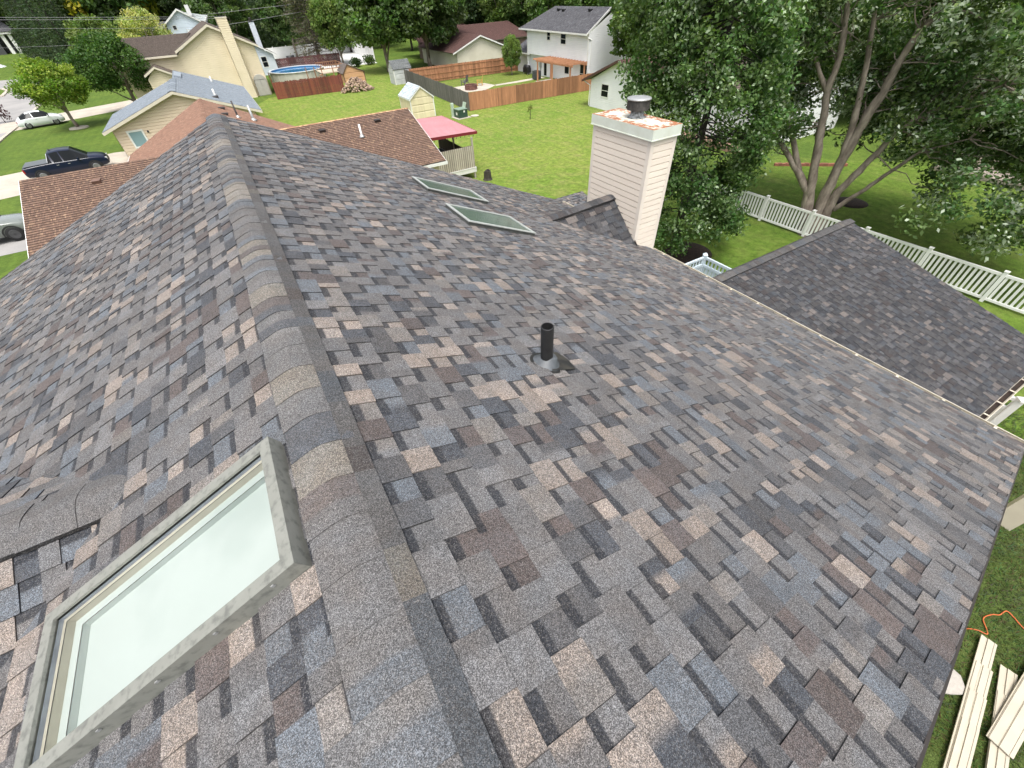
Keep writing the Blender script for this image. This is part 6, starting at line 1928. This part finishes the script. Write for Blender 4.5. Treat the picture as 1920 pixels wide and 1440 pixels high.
NAVY, nt, bs = new_mat('navy_car_paint'); bs.inputs['Base Color'].default_value = (.0045, .009, .028, 1); bs.inputs['Roughness'].default_value = .3; bs.inputs['Coat Weight'].default_value = .25; bs.inputs['Specular IOR Level'].default_value = .25
WPAINT, nt, bs = new_mat('white_car_paint'); bs.inputs['Base Color'].default_value = (.70, .74, .74, 1); bs.inputs['Roughness'].default_value = .25; bs.inputs['Coat Weight'].default_value = .6
GPAINT, nt, bs = new_mat('grey_green_car_paint'); bs.inputs['Base Color'].default_value = (.17, .19, .175, 1); bs.inputs['Roughness'].default_value = .25; bs.inputs['Coat Weight'].default_value = .6
LAMPW = mat('clear_lamp', (.65, .67, .68), None, 6, .15); LAMPR = mat('red_lamp', (.30, .012, .012), None, 6, .2)
w0 = gp(83, 331, .39); w1 = gp(182, 312, .39)
hd = math.atan2((w1 - w0).y, (w1 - w0).x); dv_ = Vector((math.cos(hd), math.sin(hd), 0)); lv_ = Vector((-dv_.y, dv_.x, 0))
ctr = (w0 + w1) / 2 + lv_ * .95; ctr.z = 0.008
wb = (w1 - w0).length / 2
TR = [(-2.66, .52, .98, 1.02, .88, .84), (-2.58, .42, 1.06, 1.10, .93, .90), (-1.9, .36, 1.10, 1.12, .96, .91), (-1.02, .34, 1.12, 1.14, .97, .91), (-.98, .34, 1.12, 1.16, .97, .88), (-.72, .34, 1.12, 1.74, .97, .70), (-.60, .34, 1.12, 1.78, .97, .70), (-.05, .34, 1.10, 1.82, .97, .71), (.02, .34, 1.10, 1.82, .97, .71), (.72, .34, 1.08, 1.77, .97, .69), (1.12, .34, 1.07, 1.48, .97, .74), (1.55, .34, 1.06, 1.17, .96, .80), (1.66, .34, 1.05, 1.15, .96, .82), (2.1, .36, 1.00, 1.09, .95, .78), (2.45, .40, .92, 1.0, .91, .70), (2.60, .44, .82, .88, .84, .62), (2.66, .48, .72, .76, .76, .55)]
tk = car('pickup_truck', 'dark navy crew-cab pickup truck parked on the concrete driveway', 'pickup truck', ctr, hd, TR, NAVY, (-wb if wb < 2 else -1.6, wb if wb < 2 else 1.6), .385, [(-.60, -.05), (.02, 1.14)], [(.72, 1.55)], [(-.98, -.72)], .86,
         [(2.52, .66, .80, .26, .2, .15, 'headlight', LAMPW), (-2.60, .86, .88, .10, .14, .26, 'tail_light', LAMPR), (.92, 1.06, 1.12, .12, .22, .16, 'mirror', NAVY), (2.58, .62, .52, .12, .16, .10, 'fog_light', LAMPW)], cladding=True, doors=((-.55, 0, 0, 1.05, .955), (.15, 0, 0, 1.03, .955)), grille=((2.60, -.48, .58), (.07, 0, 0), (0, .96, 0), (0, 0, .22)))
mb = MB(); mb.obox((-2.5, -.86, 1.135), (1.5, 0, .02), (0, 1.72, 0), (0, 0, .02)); mb.build('bed_cover', mat('dark_bed_cover', (.10, .11, .12), None, 5, .35), tk)
mb = MB()
for s in (-1, 1): mb.tube([(-.72, s * .715, 1.74), (-.98, s * .89, 1.18)], .03, 6)
mb.build('chrome_trim', mat('bright_chrome', (.7, .7, .7), None, 5, .2, metal=.9), tk)
mb = MB(); mb.tube([(-.5, 0, 1.80), (-.56, 0, 1.92)], [.05, .01], 6); mb.build('antenna', BLACK, tk)
w0 = gp(54.6, 236, .33); w1 = gp(106, 227.5, .33)
hd = math.atan2((w1 - w0).y, (w1 - w0).x); dv_ = Vector((math.cos(hd), math.sin(hd), 0)); lv_ = Vector((-dv_.y, dv_.x, 0))
ctr = (w0 + w1) / 2 + lv_ * .85; ctr.z = .008; wb = min(1.35, (w1 - w0).length / 2)
BT = [(-2.14, .42, .60, .64, .64, .36), (-2.07, .32, .74, .80, .76, .46), (-1.9, .28, .86, .96, .85, .50), (-1.6, .24, .92, 1.14, .90, .53), (-1.2, .22, .94, 1.32, .92, .54), (-.95, .22, .95, 1.40, .92, .55), (-.5, .22, .95, 1.475, .92, .57), (-.44, .22, .95, 1.48, .92, .57), (0, .22, .95, 1.49, .92, .57), (.40, .22, .94, 1.43, .92, .57), (.72, .22, .93, 1.28, .92, .60), (.98, .22, .92, 1.06, .92, .70), (1.08, .22, .90, 1.01, .92, .72), (1.4, .22, .87, .97, .92, .68), (1.72, .25, .80, .88, .89, .62), (1.96, .28, .68, .75, .83, .52), (2.1, .32, .54, .60, .72, .42), (2.14, .38, .48, .52, .62, .36)]
car('white_car', 'white rounded two-door car parked in front of the street trees', 'car', ctr, hd, BT, WPAINT, (-wb, wb), .33, [(-1.2, -.5), (-.44, .80)], [(.40, .98)], [(-1.6, -.95)], .80,
    [(1.95, .62, .66, .2, .24, .22, 'headlight', LAMPW), (-2.02, .68, .70, .14, .2, .18, 'tail_light', LAMPR), (.85, .98, .98, .12, .18, .12, 'mirror', WPAINT)], doors=((-.35, 0, 0, .92, .91),))
SV = [(-2.3, .5, 1.0, 1.1, .86, .80), (-2.2, .4, 1.05, 1.55, .92, .66), (-1.9, .35, 1.06, 1.66, .94, .66), (-.75, .33, 1.05, 1.70, .95, .68), (-.7, .33, 1.05, 1.70, .95, .68), (.3, .33, 1.04, 1.68, .95, .66), (.75, .33, 1.04, 1.42, .95, .7), (1.15, .33, 1.03, 1.12, .94, .78), (1.3, .33, 1.02, 1.10, .94, .78), (1.9, .36, .96, 1.04, .92, .74), (2.25, .4, .85, .92, .86, .64), (2.36, .46, .7, .74, .76, .55)]
wv = gp(27, 440, .38); hd = math.radians(6)
car('grey_suv', 'grey-green vehicle nose with a big black wheel at the lower left edge', 'car', (wv.x - 1.45, wv.y + .75, .008), hd, SV, GPAINT, (-1.42, 1.42), .40, [(-2.0, -.75), (-.7, .75)], [(.3, 1.15)], [(-2.3, -2.2)], .84,
    [(2.2, .62, .78, .2, .3, .14, 'headlight', LAMPW), (-2.24, .8, .95, .1, .14, .3, 'tail_light', LAMPR), (.8, 1.04, 1.08, .12, .2, .14, 'mirror', GPAINT)], cladding=True, doors=((-.5, 0, 0, .98, .93), (.45, 0, 0, .97, .93)), hub=mat('dark_alloy', (.06, .06, .065), None, 6, .4))
wv = gp(5, 131.5, .33); hd = math.radians(-18)
car('white_hatchback', 'white car cut off by the left edge of the view across the road', 'car', (wv.x - 1.3, wv.y + 1.2, .02), hd, [(a * 1.04, b, c + .1, d + (.22 if d > 1 else .12), e, f * 1.12) for a, b, c, d, e, f in BT], WPAINT, (-1.3, 1.3), .36, [(-1.2, -.57), (-.52, .84)], [(.46, 1.15)], [(-1.9, -1.14)], .80,
    [(2.0, .62, .74, .2, .28, .16, 'headlight', LAMPW), (-2.08, .68, .8, .14, .2, .2, 'tail_light', LAMPR), (.85, .98, 1.05, .12, .18, .12, 'mirror', WPAINT)], doors=((-.35, 0, 0, 1.0, .91),))
pb_ = thing('plum_shrub', 'small purple-leaved shrub behind the tail of the white car', 'shrub', (-23.6, 81.5, 0))
mb = MB(); mb.tube([(0, 0, 0), (0, 0, .9)], [.05, .02], 5); mb.build('stem', DARKBARK, pb_)
Pn, cid = clusters([(random.uniform(-.9, .9), random.uniform(-.5, .5), random.uniform(.5, 1.6)) for _ in range(14)], .4, 45, .8); leaf_obj('foliage', Pn, np.full(len(Pn), .2), leafcols(len(Pn), cid, (.05, .014, .018)), pb_)

# ================================================================== OVERHEAD WIRES
WIRE = mat('grey_wire', (.28, .28, .29), None, 5, .6)
for k, (za, zb_, ya, r) in enumerate(((9.05, 8.1, 100, .018), (8.78, 7.85, 100.6, .018), (7.9, 6.85, 100, .014), (5.9, 5.2, 100, .012))):
    mb = MB(); pts = []
    for i in range(17):
        f = i / 16; x = -60 + 66 * f
        pts.append((x, ya, za + 1.2 * (1 - (f * 2 - .9)) * .0 + (za - zb_) * (-(x + 21.4) / 14.3) - .004 * ((x + 25) ** 2) * -.06))
    mb.tube(pts, r, 5)
    tag(mb.build('power_line', WIRE), ('topmost', 'second', 'third', 'lowest')[k] + ' of the four overhead wires crossing the upper left trees', 'power line', 'overhead wires upper left')
for k, (a, b) in enumerate((((380, 27), (505, 13)), ((430, 45), (520, 30)))):
    A_ = onplane(*a, (0, 100, 0), (0, 1, 0)); B_ = onplane(*b, (0, 100, 0), (0, 1, 0)); d = B_ - A_
    mb = MB(); mb.tube([A_ - d * .3, A_ + d * .2 - Vector((0, 0, .05)), B_, B_ + d * 1.2], .02, 5)
    tag(mb.build('service_wire', WIRE), ('upper' if k == 0 else 'lower') + ' of the two wires above the slim white chimney', 'power line', 'wires above the slim chimney')
